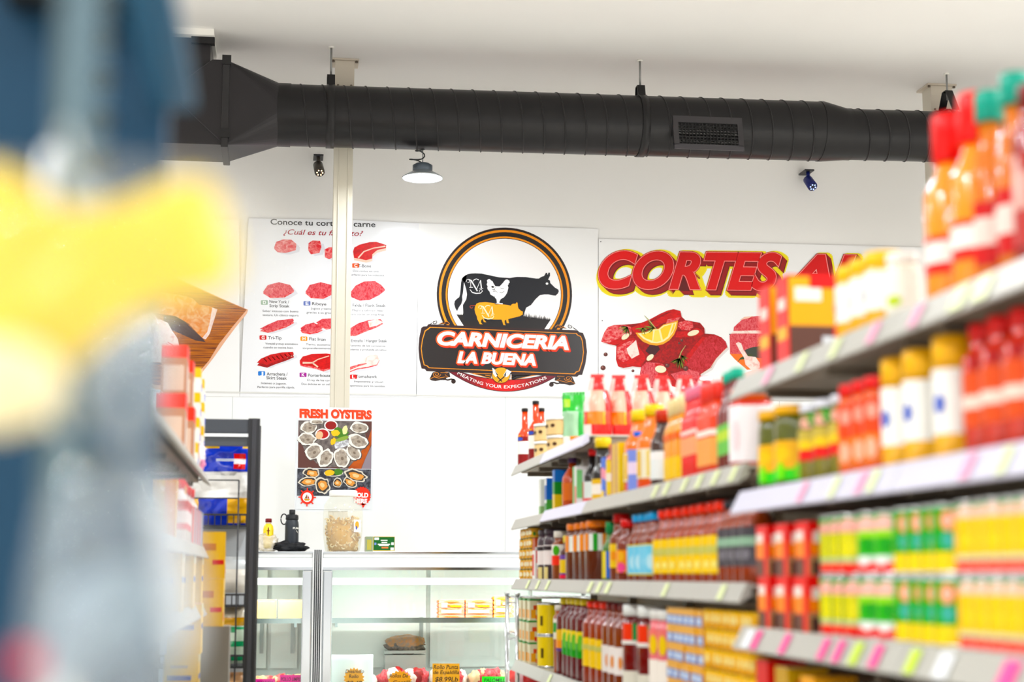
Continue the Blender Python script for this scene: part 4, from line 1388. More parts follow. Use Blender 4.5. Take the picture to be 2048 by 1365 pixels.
# price tags
def ptag(px, py, wpx, hpx, colr, lines, label, star=False, y=YC + .03, ink='#3a1d12'):
    c = P(px, py, y)
    t = thing('price_tag', label, 'price tag', (0, 0, 0))
    pr = Print(y, .0004)
    if star:
        pts = []
        for k in range(36):
            a = 2 * math.pi * k / 36
            r = 1.0 if k % 2 else .84
            pts.append((px + wpx / 2 * r * math.cos(a), py + hpx / 2 * r * math.sin(a)))
    else:
        pts = [(px - wpx / 2, py + hpx / 2), (px + wpx / 2, py + hpx / 2), (px + wpx / 2, py - hpx / 2), (px - wpx / 2, py - hpx / 2)]
    a = [P(q[0], q[1], y) for q in pts]
    n = len(a)
    m = MB()
    m.add([(p.x, y, p.z) for p in a] + [(p.x, y + .002, p.z) for p in a], [tuple(range(n)), tuple(range(2 * n - 1, n - 1, -1))] + [(i, n + i, n + (i + 1) % n, (i + 1) % n) for i in range(n)], mat(colr, .4))
    m.build('card', t)
    for (body, x0, x1, yy, h) in lines:
        pr.text(body, x0, yy, x1, yy, h, mat(ink, .5), .18, .012)
    pr.build('lettering', t)


ptag(708, 1358, 42, 44, '#fdb22e', [('Diesmillo', 691, 728, 1347, 7), ('Rollo', 698, 717, 1357, 7), ('$9.49', 692, 724, 1371, 8)], 'orange starburst price tag nearest the ribbed strip', True)
ptag(800, 1364, 50, 46, '#fdac2c', [('Rollos De', 779, 816, 1356, 7), ('Costilla', 786, 824, 1369, 7)], 'orange starburst price tag below the dark meat', True)
ptag(892, 1350, 54, 44, '#fbb02e', [('Rollo Punta', 867, 916, 1339, 8), ('de Espaldilla', 867, 918, 1349, 7), ('$8.99Lb', 870, 916, 1364, 9)], 'square orange price tag with three lines of handwriting')
ptag(987, 1367, 46, 26, '#3fe03a', [('PALOMILLA', 968, 1016, 1365, 7)], 'bright green price tag before the pink meat', ink='#0c2a10')
ptag(582, 1362, 44, 22, '#f4349b', [('POLLO LIMPIO', 562, 603, 1363, 7)], 'pink price tag under the clear glass, nearer the chrome post', ink='#4a0b30')
ptag(530, 1366, 40, 14, '#f0469f', [('PECHUGA', 514, 546, 1369, 6)], 'pink price tag beside the black rack post', ink='#4a0b30')
# white shopping bag / paper in the near corner of the case
t = thing('paper_sheet', 'white paper sheet standing in the case behind the first starburst tag', 'paper', (P(700, 1330, YC + .03).x, YC + .05, .402))
m = MB()
w = .15
vs, fs = [], []
for j in range(7):
    for i in range(9):
        vs.append((-w + 2 * w * i / 8, .012 * math.sin(i * 1.1) + .006 * j, .24 * j / 6))
for j in range(6):
    for i in range(8):
        fs.append((j * 9 + i, j * 9 + i + 1, j * 9 + i + 10, j * 9 + i + 9))
m.add(vs, fs, mat('#fafafa', .5), True)
o = m.build('paper', t)
s = o.modifiers.new('thick', 'SOLIDIFY'); s.thickness = .001

# ================================================================== the goods: one mesh of each part of each kind
KINDS = {}
YEL_, RED_, ORA_, GRE_, BLU_, WHI_, CRM_, BRN_, BLK_, TEA_ = '#ffcc00', '#e3141b', '#ff6a10', '#16a03c', '#2a6fd0', '#f6f6f2', '#f7e9c6', '#5a2411', '#1c1a1c', '#12b59a'
SAUCE, AMBER, MAROON, OLIVE, ORSAUCE = '#8a3212', '#b4541c', '#5d1418', '#6a6a1c', '#f07a08'


def kind(key, name, desc, cat, parts):
    KINDS[key] = dict(name=name, desc=desc, cat=cat, parts=parts)


def G(c, r=.16):
    return mat(c, r, 0, .25)


def bottle(H, R, body, cap, label=None, rn=.38, sh=.58, nk=.8, caph=.1, capr=1.15, patches=(), seg=22, cover=.0):
    """label: (z0, z1, colour [, (z0, z1, colour)...]) in parts of H"""
    m = MB()
    rN = R * rn
    m.lathe([(R * .9, 0), (R, H * .015), (R, H * sh * .5), (R, H * sh), (R * .93, H * (sh + (nk - sh) * .22)), (R * .66, H * (sh + (nk - sh) * .62)), (rN * 1.06, H * nk), (rN, H * (1 - caph))], G(body), seg)
    parts = [('bottle_body', m.mesh('bottle_body'))]
    m = MB()
    m.lathe([(rN * capr, H * (1 - caph)), (rN * capr, H * (1 - caph * .08)), (rN * capr * .9, H)], mat(cap, .3), seg)
    parts.append(('cap', m.mesh('cap')))
    if label:
        m = MB()
        bands = label if isinstance(label[0], (tuple, list)) else [label]
        for i, (a, b, c) in enumerate(bands):
            rr = R + .0012 + i * .0006
            m.lathe([(rr, H * a), (rr, H * b)], mat(c, .35), seg, cap=False)
        for (a0, a1, b0, b1, c, ov) in patches:
            m.arcpatch(R + .0012 + len(bands) * .0006 + .0008, a0, a1, H * b0, H * b1, mat(c, .35), ov)
        parts.append(('label', m.mesh('label')))
    return parts


def jar(H, R, body, lid, label=None, patches=(), lidh=.14, seg=24, nr=.86, lidr=.92):
    m = MB()
    m.lathe([(R * .92, 0), (R, H * .02), (R, H * .74), (R * .97, H * .79), (R * nr, H * (1 - lidh))], G(body), seg)
    parts = [('jar_body', m.mesh('jar_body'))]
    m = MB()
    m.lathe([(R * lidr, H * (1 - lidh)), (R * lidr, H * .985), (R * lidr * .94, H)], mat(lid, .3), seg)
    parts.append(('lid', m.mesh('lid')))
    if label:
        m = MB()
        bands = label if isinstance(label[0], (tuple, list)) else [label]
        for i, (a, b, c) in enumerate(bands):
            rr = R + .0012 + i * .0005
            m.lathe([(rr, H * a), (rr, H * b)], mat(c, .35), seg, cap=False)
        for (a0, a1, b0, b1, c, ov) in patches:
            m.arcpatch(R + .003, a0, a1, H * b0, H * b1, mat(c, .35), ov)
        parts.append(('label', m.mesh('label')))
    return parts


def can(H, R, bands, patches=(), seg=24, rim=.008, tin='#c9cccd'):
    tin = mat(tin, .25, .8)
    m = MB()
    m.lathe([(R * .96, 0), (R * 1.02, .002), (R * 1.02, rim * .7), (R * .99, rim), (R * .99, H - rim), (R * 1.02, H - rim * .7), (R * 1.02, H - .001), (R * .95, H), (R * .94, H - .004)], tin, seg)
    parts = [('tin', m.mesh('tin'))]
    m = MB()
    for a, b, c in bands:
        m.lathe([(R + .0006, rim + (H - 2 * rim) * a), (R + .0006, rim + (H - 2 * rim) * b)], mat(c, .3), seg, cap=False)
    for (a0, a1, b0, b1, c, ov) in patches:
        m.arcpatch(R + .0016, a0, a1, H * b0, H * b1, mat(c, .3), ov)
    parts.append(('label', m.mesh('label')))
    return parts


def carton(w, d, h, base, front=(), side=(), top=None):
    """w along the shelf, d into it; front/side: (u0, u1, v0, v1, colour)"""
    m = MB()
    e = .003
    m.box(-w / 2, w / 2, -d / 2, d / 2, 0, h, mat(base, .35))
    if top:
        m.box(-w / 2 + e, w / 2 - e, -d / 2 + e, d / 2 - e, h, h + .0008, mat(top, .35))
    parts = [('carton_body', m.mesh('carton_body'))]
    m = MB()
    for i, (u0, u1, v0, v1, c) in enumerate(front):
        o = .0006 + i * .0004
        m.box(-w / 2 + u0 * w, -w / 2 + u1 * w, -d / 2 - o, -d / 2, v0 * h, v1 * h, mat(c, .35))
    for i, (u0, u1, v0, v1, c) in enumerate(side):
        o = .0006 + i * .0004
        m.box(w / 2, w / 2 + o, -d / 2 + u0 * d, -d / 2 + u1 * d, v0 * h, v1 * h, mat(c, .35))
        m.box(-w / 2 - o, -w / 2, d / 2 - u1 * d, d / 2 - u0 * d, v0 * h, v1 * h, mat(c, .35))
    if front or side:
        parts.append(('printed_panel', m.mesh('printed_panel')))
    return parts


def pouch(w, h, t, colf, seed=0, n=14, rough=.25, pinch=.0, crinkle=.012):
    """standing or lying bag: bulged pillow with flat sealed ends; colf(u, v) -> colour"""
    m = MB()
    for side in (-1, 1):
        vs = []
        for j in range(n + 1):
            v = j / n
            for i in range(n + 1):
                u = i / n
                b = (max(0, math.sin(math.pi * u)) ** .6) * (max(0, math.sin(math.pi * (.04 + .92 * v))) ** .55)
                q = noise.noise(Vector((u * 5 + seed, v * 5, side * 3.0))) * crinkle + noise.noise(Vector((u * 14 + seed, v * 12, side))) * crinkle * .5
                edge = (1 - pinch * max(0, v - .55) * 2.2) * (1 + .02 * math.sin(v * 17 + seed))
                vs.append(((u - .5) * w * edge, side * (t / 2 * b + q * (b > .1)) , v * h))
        for j in range(n):
            for i in range(n):
                a = j * (n + 1) + i
                f = (a, a + 1, a + n + 2, a + n + 1)
                c = colf((i + .5) / n, (j + .5) / n)
                m.add([vs[k] for k in f], [(0, 1, 2, 3)] if side < 0 else [(3, 2, 1, 0)], mat(c, rough, 0, .4), True)
    me = m.mesh('bag_body')
    bm = bmesh.new(); bm.from_mesh(me); bmesh.ops.remove_doubles(bm, verts=bm.verts, dist=.0004); bm.to_mesh(me); bm.free()
    parts = [('bag_body', me)]
    m = MB()
    for z0, z1 in ((h - .002, h + .016),):
        vs = []
        for i in range(15):
            x = (i / 14 - .5) * w * (1 - pinch)
            y = .0012 * (1 if i % 2 else -1)
            vs += [(x, y, z0), (x, y + .001, z1)]
        m.add(vs, [(2 * i, 2 * i + 2, 2 * i + 3, 2 * i + 1) for i in range(14)], mat(colf(.5, .99), rough, 0, .4))
    parts.append(('sealed_end', m.mesh('sealed_end')))
    return parts


def put(key, loc, rz, label, group=None, s=1.0):
    k = KINDS[key]
    t = thing(k['name'], label, k['cat'], loc, rz, group)
    t.scale = (s, s, s)
    for nm, me in k['parts']:
        o = bpy.data.objects.new(nm, me)
        COL.objects.link(o)
        o.parent = t
    return t


RZ = {1: -math.radians(52), -1: math.radians(52)}
COUNT = {}


def run(key, pa, pb, n, X, z, side=1, where='', stack=1, h=0.0, flat=False, jitter=.004, turn=0.0, s=1.0):
    """n things spaced along a shelf from the sight line pa to pb, on the row X = const"""
    k = KINDS[key]
    random.seed(hash(key) % 1000 if False else sum(map(ord, key)) + int(pa))
    ya, yb = Yof(pa, X, z + .1), Yof(pb, X, z + .1)
    rz = (-math.pi / 2 if side > 0 else math.pi / 2) if flat else RZ[side]
    tot = n * stack
    for i in range(n):
        y = (ya + yb) / 2 if n == 1 else ya + (yb - ya) * i / (n - 1)
        for j in range(stack):
            lab = k['desc'] + ((' ' + where) if where else '')
            if n > 1:
                lab = '%s %s from the deli counter' % (ORD[i], lab) if i else '%s closest to the deli counter' % lab
            if stack > 1:
                lab += ', ' + ('bottom' if j == 0 else 'top' if j == stack - 1 else ORD[j]) + (' row' if j in (0, stack - 1) else ' row up')
            put(key, (X + random.uniform(-jitter, jitter), y, z + j * (h + .0005)), rz + turn + random.uniform(-.08, .08) * (0 if flat else 1), lab, k['desc'] + ' row' if tot > 1 else None, s)

# ================================================================== the shelving of the aisle
XR = 1.2            # front line of the shelving across the aisle
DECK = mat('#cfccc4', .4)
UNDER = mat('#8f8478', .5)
RAILG = mat('#b3b2ac', .4)
RAILW = mat('#d6d5e4', .4)
LIME, PINK = mat('#d9f07a', .4), mat('#f76fa8', .4)
PALEL, PALEP = mat('#eef7c8', .4), mat('#f9b6d2', .4)


def bay(y0, y1, shelves, label, X=XR, side=1, back=1.5, depth=.42, rail=RAILG, railh=.05, tags=(), nose=.02, group=None):
    """one bay of shelving; y0 nearer the camera. shelves: (height, depth or None)"""
    t = thing('shelving_bay', label, 'shelving', (X, (y0 + y1) / 2, 0), 0, group)
    L = (y1 - y0) / 2 - .002
    s = side
    m = MB(); m.box(*sorted((s * (depth + .0), s * (depth + .02))), -L, L, .1, back, mat('#b5aa98', .5)); m.build('back_panel', t)
    m = MB(); m.box(*sorted((s * .03, s * depth)), -L, L, 0, .14, mat('#6f6b66', .5)); m.build('base_plinth', t)
    for yy in (-L, L - .03):
        m = MB(); m.box(*sorted((s * (depth - .03), s * (depth - .001))), yy, yy + .03, 0, back + .02, mat('#9a958c', .4)); m.build('upright', t)
    for i, sp in enumerate(shelves):
        z, dd, rl = sp[0], sp[1] or depth - .035, (sp[2] if len(sp) > 2 else rail)
        m = MB()
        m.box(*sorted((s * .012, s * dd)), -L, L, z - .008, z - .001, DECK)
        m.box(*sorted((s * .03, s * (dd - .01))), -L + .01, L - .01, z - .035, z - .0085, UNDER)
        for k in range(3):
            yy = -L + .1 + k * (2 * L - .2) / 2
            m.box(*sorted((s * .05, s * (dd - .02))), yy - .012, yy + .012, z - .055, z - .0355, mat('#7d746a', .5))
        sh = m.build('shelf', t)
        m = MB()
        v = [(s * .0, -L, z + .004), (s * .012, -L, z + .004), (s * .012, -L, z - .03), (-s * nose, -L, z - railh), (-s * nose - s * .004, -L, z - railh + .004)]
        v2 = [(a, L, c) for a, b, c in v]
        k = len(v)
        m.add(v + v2, [tuple(range(k)), tuple(range(2 * k - 1, k - 1, -1))] + [(q, (q + 1) % k, k + (q + 1) % k, k + q) for q in range(k)], rl)
        m.build('price_rail', sh)
        random.seed(int(abs(y0) * 100) + i * 7)
        for (yy, c, wd) in (tags[i] if i < len(tags) else ()):
            if not (y0 + .05 < yy < y1 - .05):
                continue
            # a small card clipped on the slanting rail
            yl = yy - (y0 + y1) / 2
            m = MB()
            a0, a1 = .12, .92
            def rp(f, o):
                return (s * (0 - f * (nose + .004)) - s * o, z + .004 - f * railh)
            (xa, za), (xb, zb2) = rp(a0, .003), rp(a1, .003)
            (xc, zc2), (xd, zd) = rp(a0, .0045), rp(a1, .0045)
            m.add([(xa, yl - wd, za), (xa, yl + wd, za), (xb, yl + wd, zb2), (xb, yl - wd, zb2), (xc, yl - wd, zc2), (xc, yl + wd, zc2), (xd, yl + wd, zd), (xd, yl - wd, zd)],
                  [(0, 3, 2, 1), (4, 5, 6, 7), (0, 1, 5, 4), (1, 2, 6, 5), (2, 3, 7, 6), (3, 0, 4, 7)], c)
            m.build('price_tag', sh)
    return t


def tg(X, pxs, c, wd=.016):
    return [(Yof(p, X), c, wd) for p in pxs]


ZA, ZB, ZCc, ZD = 1.705, 1.437, 1.125, .715
Y0, Y1, Y2, Y3, Y4, Y5, Y6 = 8.5, 7.54, 6.47, 5.35, 4.2, 3.05, 1.9
tB = tg(XR, (1300, 1322, 1345, 1382, 1412, 1445, 1482), PALEL, .022)
tC = tg(XR, (1062, 1082, 1102, 1188, 1206, 1224), PALEL, .03) + tg(XR, (1340, 1454), PALEL, .024)
tD = tg(XR, (1105,), PALEL, .03)
tags_far = [[], tB, tC, tD]
bay(Y1, Y0, [(ZA, None), (ZB - .01, None), (ZCc, None), (ZD, None), (.3, None)], 'far end bay of the sauce shelving, beside the chrome rack', back=1.68, tags=tags_far)
bay(Y2, Y1, [(ZA, .4, RAILW), (ZB, None, RAILW), (ZCc, None), (ZD, None), (.3, None)], 'second bay of the sauce shelving, carrying the red and white bags', back=1.68, tags=tags_far)
bay(Y3, Y2, [(ZB, None), (ZCc, None), (ZD, None), (.3, None)], 'third bay of the sauce shelving, with the brown bottles with blue caps', tags=[tB, tC, tD])
bay(Y4, Y3, [(ZB, None), (ZCc, None), (ZD, None), (.3, None)], 'fourth bay of the sauce shelving, next to the cans', tags=[tB, tC, tD])
# upper deck of the same bays on the far side, where the bags stand
ZT, ZM, ZL, ZS = 1.655, 1.36, 1.015, .64
XN = 1.185
tT = tg(XN, (1560, 1780, 1870), PALEP, .02) + tg(XN, (1630, 1700), PALEL, .02) + tg(XN, (1960, 2010), PALEL, .03)
tM = tg(XN, (1625, 1745, 1830, 1965), PALEP, .018) + tg(XN, (1690, 1770, 2040), PALEL, .018)
tL = tg(XN, (1525, 1582, 1660, 1690, 1765), PINK, .022) + tg(XN, (1725, 1838), LIME, .022) + tg(XN, (1508, 1900), mat('#f3f6fa', .3), .03) + tg(XN, (2030,), PINK, .03)
tags_near = [tT, tM, tL]
bay(Y5, Y4, [(ZT, None), (ZM, None, RAILW), (ZL, None), (ZS, None), (.3, None)], 'can shelving bay where the red boxes stand on two levels', X=XN, back=1.6, tags=tags_near, railh=.055, nose=.025)
bay(Y6, Y5, [(ZT, None), (ZM, None, RAILW), (ZL, None), (ZS, None), (.3, None)], 'can shelving bay closest to the camera, under the tall hot sauce bottles', X=XN, back=1.6, tags=tags_near, railh=.055, nose=.025)

# ------------------------------------------------------------------ kinds
LBW = dict
FR = (-.75, .75)
kind('hotA', 'hot_sauce_bottle', 'orange hot sauce bottle with black cap', 'bottle', bottle(.30, .036, '#c4510c', BLK_, ((.02, .5, '#7d1b17'), (.2, .42, '#f3efe9')), rn=.42, sh=.53, nk=.66, caph=.06, patches=((-.5, .5, .43, .49, '#3f56b0', True), (-.3, .3, .5, .53, '#f0a020', True))))
kind('tub', 'food_tub', 'cream tub with white lid', 'tub', jar(.085, .06, '#e5c58f', WHI_, ((.05, .8, '#e9cfa0'),), ((-.5, -.1, .4, .6, '#4a3020', True), (.15, .5, .42, .62, '#4a3020', True), (-1.2, -.8, .4, .6, '#4a3020', True)), .16, nr=.97, lidr=1.04))
def c_green(u, v):
    if v > .7: return '#19b04a' if not (.1 < u < .35 and .78 < v < .9) else '#b6e04a'
    if v > .3: return '#a9cfae' if (u < .75) else '#3fae57'
    return '#ff9a2a' if u > .35 else '#f4efe6'
kind('gbag', 'snack_bag', 'green topped snack bag', 'bag', pouch(.105, .27, .06, c_green, 3))
def c_redbag(u, v):
    if v > .8: return '#f2493a' if abs(u - .55) < .3 else '#fbd9d2'
    if v > .46: return '#f7cbb8' if abs(u - .5) < .28 else ('#fbf1ee' if u < .5 else '#ee3327')
    if v > .22: return '#f59a1c' if abs(u - .45) < .3 and v < .40 else ('#ffd11a' if abs(u - .45) < .32 else '#f26a5a')
    return '#ef3b2f' if u > .3 else '#fbeeea'
kind('rbag', 'snack_bag', 'red and white snack bag', 'bag', pouch(.115, .245, .06, c_redbag, 5, pinch=.5))
def cart(key, name, desc, w, d, h, base, front=(), side=(), top=None, cat='carton'):
    kind(key, name, desc, cat, carton(w, d, h, base, front, side, top))
cart('tea1', 'tea_carton', 'white and pale green tea carton', .06, .1, .17, '#eef2ea', ((0, 1, .0, .25, '#7fae6a'),), ((0, 1, 0, .25, '#9bbf86'), (.3, .7, .4, .8, '#bcd0c6')))
cart('tea2', 'tea_carton', 'blue and white carton', .06, .1, .165, '#f2f4f4', ((0, 1, .4, .8, '#2c66b0'), (0, 1, .0, .3, '#3f8a4a')), ((0, .5, .4, 1, '#2c6cc0'), (0, .6, 0, .4, '#58a050')))
cart('tea3', 'tea_carton', 'tall blue, green and yellow carton', .06, .1, .18, '#2a78c8', ((0, 1, 0, .4, '#f2d21e'), (0, 1, .4, .7, '#1d8a3c')), ((0, 1, 0, .38, '#f2d21e'), (0, 1, .38, .7, '#1d8a3c'), (.55, 1, 0, 1, '#f3f4f2')))
kind('obot', 'sauce_bottle', 'orange sauce bottle with dark purple cap', 'bottle', bottle(.22, .045, '#c2592a', '#4a2a5a', (.15, .5, '#d97a4a')))
cart('wcart', 'seasoning_carton', 'white, pink and green seasoning carton', .09, .05, .17, '#f3f1ee', ((0, .4, 0, 1, '#7fcf86'), (.5, .9, 0, .5, '#f08a7a')), ((0, .5, .2, .9, '#9adf9a'), (.5, 1, 0, .6, '#f29a8c')))
cart('rcart', 'seasoning_carton', 'tall white carton with red stripes', .1, .09, .235, '#f5f4f2', ((.1, .3, .1, .7, '#e0463c'), (.65, .85, .1, .7, '#e0463c')), ((.1, .35, .1, .7, '#e0463c'), (.6, .85, .4, .95, '#e8796c')))
cart('bcart', 'seasoning_carton', 'light blue and red carton', .1, .09, .235, '#6db7ea', ((0, .5, 0, .6, '#e8463c'),), ((0, .45, .0, 1, '#6db7ea'), (.45, 1, 0, 1, '#e85a50'), (.5, .9, .3, .5, '#f5c8c0')))
kind('soy1', 'soy_bottle', 'black soy bottle with red cap', 'bottle', bottle(.225, .034, '#141010', '#e3141b', ((.02, .1, '#e8362a'), (.1, .4, '#dfe6e2')), rn=.42, sh=.5, nk=.68, caph=.12))
kind('soy2', 'soy_bottle', 'thick black soy bottle with yellow cap', 'bottle', bottle(.25, .045, '#161212', '#f6d800', ((.02, .34, '#f2c800'), (.1, .26, '#fbf3e6')), rn=.62, sh=.42, nk=.66, caph=.16))
cart('yb1', 'soup_carton', 'blue, pink and yellow carton', .06, .08, .16, '#4a74d8', ((0, 1, .5, .75, '#f29ab0'), (0, 1, 0, .2, '#f2d21e')), ((0, 1, .45, .7, '#f5b0c4'), (0, .6, 0, .25, '#3c5fd0')))
kind('ob2', 'sauce_bottle', 'orange bottle with yellow and blue label', 'bottle', bottle(.2, .048, '#c05a1c', '#d8772a', ((.05, .7, '#f2d21e'), (.3, .45, '#f2e9d8')), patches=((.3, 1.2, .05, .7, '#5fa8ea', False),), sh=.75, nk=.86, rn=.7))
cart('yb2', 'soup_carton', 'yellow and brown carton', .06, .1, .19, '#f3d61a', ((0, .5, 0, 1, '#c0886a'),), ((0, .5, 0, 1, '#f3d61a'), (.5, 1, 0, 1, '#d09a80')))
kind('pbot', 'sauce_bottle', 'lilac and blue labelled bottle', 'bottle', bottle(.22, .04, '#c8782a', '#3b6fd8', ((.05, .7, '#8a9ae0'), (.3, .5, '#e8d8ee'))))
kind('big_or', 'juice_bottle', 'tall amber bottle with yellow cap', 'bottle', bottle(.30, .06, '#ee8a0a', '#f7d91c', ((.04, .12, '#d9601a'), (.14, .48, '#f2ead4')), rn=.5, sh=.56, nk=.8, caph=.13, patches=((-.6, -.2, .16, .46, '#f2c860', False), (.2, .5, .16, .46, '#efd68a', False))))
kind('dark_b', 'sauce_bottle', 'dark brown bottle with plain white label', 'bottle', bottle(.26, .043, '#3b2620', '#c24a30', ((.1, .46, '#e6eaea'), (.36, .44, '#f3f0f0')), rn=.5, sh=.55, nk=.78, caph=.16))
kind('yo_b', 'sauce_bottle', 'yellow bottle with cream cap', 'bottle', bottle(.27, .042, '#f2a80c', '#f3dfb0', ((.05, .3, '#f6cf6a'), (.5, .58, '#e87a50')), rn=.6, sh=.6, nk=.8, caph=.2))
kind('ro_b', 'sauce_bottle', 'red orange bottle with pink cap', 'bottle', bottle(.28, .042, '#ee4a14', '#f28aa0', ((.25, .45, '#f2b08a'), (.48, .52, '#f9e6de')), rn=.62, sh=.62, nk=.8, caph=.14))
kind('pk_b', 'sauce_bottle', 'orange bottle with pink label and coral cap', 'bottle', bottle(.27, .042, '#e85c1c', '#ee5a54', ((.1, .4, '#f6b27a'), (.42, .48, '#fbeee6')), rn=.62, sh=.62, nk=.8, caph=.2))
kind('teal_b', 'hot_sauce_bottle', 'dark red bottle with teal cap and green label', 'bottle', bottle(.285, .036, '#6a1c18', '#12b59a', ((.16, .46, '#7cc06a'), (.3, .4, '#c8e070')), rn=.46, sh=.56, nk=.78, caph=.11))
kind('or_jar', 'sauce_jar', 'orange jar with white label and orange lid', 'jar', jar(.22, .062, '#cc4a0a', '#f07a12', ((.08, .78, '#f4eef0'),), ((-.3, .1, .2, .6, '#f9dfe2', True),), .14))
kind('amb_b', 'sauce_bottle', 'amber bottle with orange cap', 'bottle', bottle(.27, .045, '#b4480a', '#f0885a', (.1, .5, '#e8b490')))
kind('pick', 'pickle_jar', 'wide green pickle jar with yellow lid', 'jar', jar(.20, .062, '#565a14', '#f2bc0a', ((.08, .22, '#5ed81e'), (.22, .56, '#f2bc0c')), ((-.5, -.1, .09, .3, '#8fe85a', True), (.3, .6, .09, .28, '#8fe85a', True), (-.7, .2, .3, .5, '#f6cc2c', True)), .12, nr=.9, lidr=1.0))
kind('oliv', 'olive_jar', 'slim olive jar with white lid', 'jar', jar(.185, .036, '#7a7424', '#e9eaf2', ((.28, .42, '#e0462c'), (.42, .54, '#f2d21a'), (.54, .66, '#c8b46a')), ((-.4, .5, .68, .82, '#eeb8a8', True), (.1, .7, .72, .88, '#2fa43c', True)), .1))
kind('rjar', 'salsa_jar', 'coral salsa jar with red lid', 'jar', jar(.2, .038, '#e8762a', '#e0141e', ((.12, .4, '#ee8a3a'), (.4, .78, '#e0604a')), ((-.4, .3, .14, .36, '#f6c0a8', True), (-.3, .4, .55, .72, '#f4b0a0', True)), .14))
kind('mayo', 'mayonnaise_bottle', 'white bottle with yellow cap', 'bottle', bottle(.225, .04, '#fbc400', '#fbc400', ((.2, .72, '#f4f3ee'),), rn=.88, sh=.74, nk=.76, caph=.24, patches=((-.6, -.05, .36, .52, '#3a58b8', True),), capr=1.12))
kind('chili', 'chili_bottle', 'orange red chili bottle with red cap', 'bottle', bottle(.235, .043, '#c8480c', '#d8121e', ((.2, .62, '#d8644a'), (.34, .44, '#f0d8cc')), rn=.6, sh=.72, nk=.84, caph=.13, patches=((-.3, .3, .64, .74, '#a02a18', True),)))
kind('mole', 'mole_box', 'large red box of brown mole', 'box', carton(.09, .19, .215, '#e8181c', ((.1, .9, .28, .42, '#fbc40c'), (.2, .8, .62, .75, '#f2e4dc')), ((.02, .62, .42, .98, '#fbb90c'), (.02, .6, .02, .42, '#5c4038'), (.1, .45, .7, .86, '#f4efe8'), (.3, .62, .85, 1.0, '#e8181c'), (.45, .62, .05, .3, '#dfe3ea'), (.82, .98, .1, .85, '#f6efe6')), '#f4c8c4'))
kind('mayoj', 'mayonnaise_jar', 'white labelled jar with rounded yellow lid', 'jar', jar(.165, .043, '#fbc400', '#fbcf1c', ((.24, .74, '#f6f5ee'),), ((-1.3, -.7, .35, .55, '#5a68b8', True),), .2, nr=.95, lidr=.98))
kind('wjar', 'mayonnaise_jar', 'pale jar with white lid and green mark', 'jar', jar(.14, .036, '#f1eedf', '#f4f4ee', ((.15, .75, '#f5f3e8'),), ((-.5, .4, .2, .36, '#c8dc6a', True),), .16))
kind('bighot', 'hot_sauce_bottle', 'tall yellow orange hot sauce bottle with red cap', 'bottle', bottle(.365, .05, '#ffa60a', '#f03a1c', ((.14, .34, '#f2522a'), (.2, .31, '#f6efe9')), rn=.5, sh=.56, nk=.7, caph=.26, capr=1.25))
kind('bigteal', 'hot_sauce_bottle', 'tall amber hot sauce bottle with teal cap', 'bottle', bottle(.36, .04, '#d9820c', '#0fa08c', ((.1, .42, '#c8362c'), (.2, .34, '#f2dcd4')), rn=.5, sh=.56, nk=.72, caph=.16, capr=1.3))
kind('darkchi', 'chili_bottle', 'tall dark red chili bottle with pale label', 'bottle', bottle(.31, .042, '#8c1f1e', '#701418', ((.1, .6, '#b04846'), (.3, .5, '#d8a49c')), rn=.6, sh=.7, nk=.84, caph=.12, patches=((-.6, -.2, .3, .6, '#e8c6be', True), (.2, .5, .12, .3, '#5c1a1a', True))))
# cans and boxes of the lower shelf
kind('mbox', 'mole_box', 'red and orange box with brown picture', 'box', carton(.095, .10, .128, '#ea1c14', ((.0, .7, .36, .72, '#ff9a0c'), (.05, .65, .02, .34, '#5a3f36'), (.1, .6, .66, .84, '#f2ebe4')), ((.05, .72, .40, .66, '#ff9a0c'), (.0, .7, .03, .38, '#b08a6a'), (.08, .4, .04, .3, '#4a3530'), (.45, .66, .05, .26, '#6a4a3a'), (.12, .66, .62, .82, '#efe9e2'))))
kind('jal', 'chili_can', 'yellow green pickled chili can', 'can', can(.132, .05, ((0, .16, '#ee5a50'), (.16, .26, '#b8c89a'), (.26, .72, '#d8d41c'), (.72, .9, '#f0b0a4'), (.9, 1, '#18a03c')), ((-1.6, -.8, .2, .95, '#0f8a34', False), (-.4, .4, .3, .6, '#e8e05a', True), (-.5, .5, .74, .92, '#f4c0b6', True), (.7, 1.4, .3, .7, '#9cc81c', False), (-.3, .3, .02, .14, '#e01c18', True))))
kind('jalg', 'chili_can', 'bright green chili can', 'can', can(.132, .05, ((0, .16, '#ee4a42'), (.16, .28, '#cfe0d4'), (.28, .6, '#54b81c'), (.6, .72, '#a6e02c'), (.72, .9, '#f2bcb0'), (.9, 1, '#12a03c')), ((-.4, .3, .34, .6, '#1c9a2c', True), (.5, 1.1, .3, .58, '#128a2c', True), (-.5, .4, .74, .92, '#f4c8be', True), (-.6, .1, .16, .3, '#f0efec', True))))
kind('corn', 'corn_can', 'dark green corn can with yellow foot', 'can', can(.132, .05, ((0, .3, '#f4d81c'), (.3, 1, '#0c9a3c')), ((-.35, .35, .62, .9, '#ee8a3a', True), (-.22, .22, .66, .86, '#f4c4b4', True), (-.3, .3, .38, .6, '#58a89a', True), (.7, 1.2, .0, .6, '#f2e68a', True), (-1.2, -.8, .0, .5, '#f4e27a', True))))
kind('ycan', 'fruit_can', 'yellow can with coral foot and pink mark', 'can', can(.132, .052, ((0, .16, '#ee6a60'), (.16, .24, '#a9c6a4'), (.24, .8, '#ffcc00'), (.8, .94, '#f4c2ae'), (.94, 1, '#1c9a3c')), ((-.3, .3, .4, .54, '#fbdc6a', True), (-.45, .45, .78, .94, '#f8d6c8', True), (.6, 1.2, .02, .18, '#e0261c', True))))
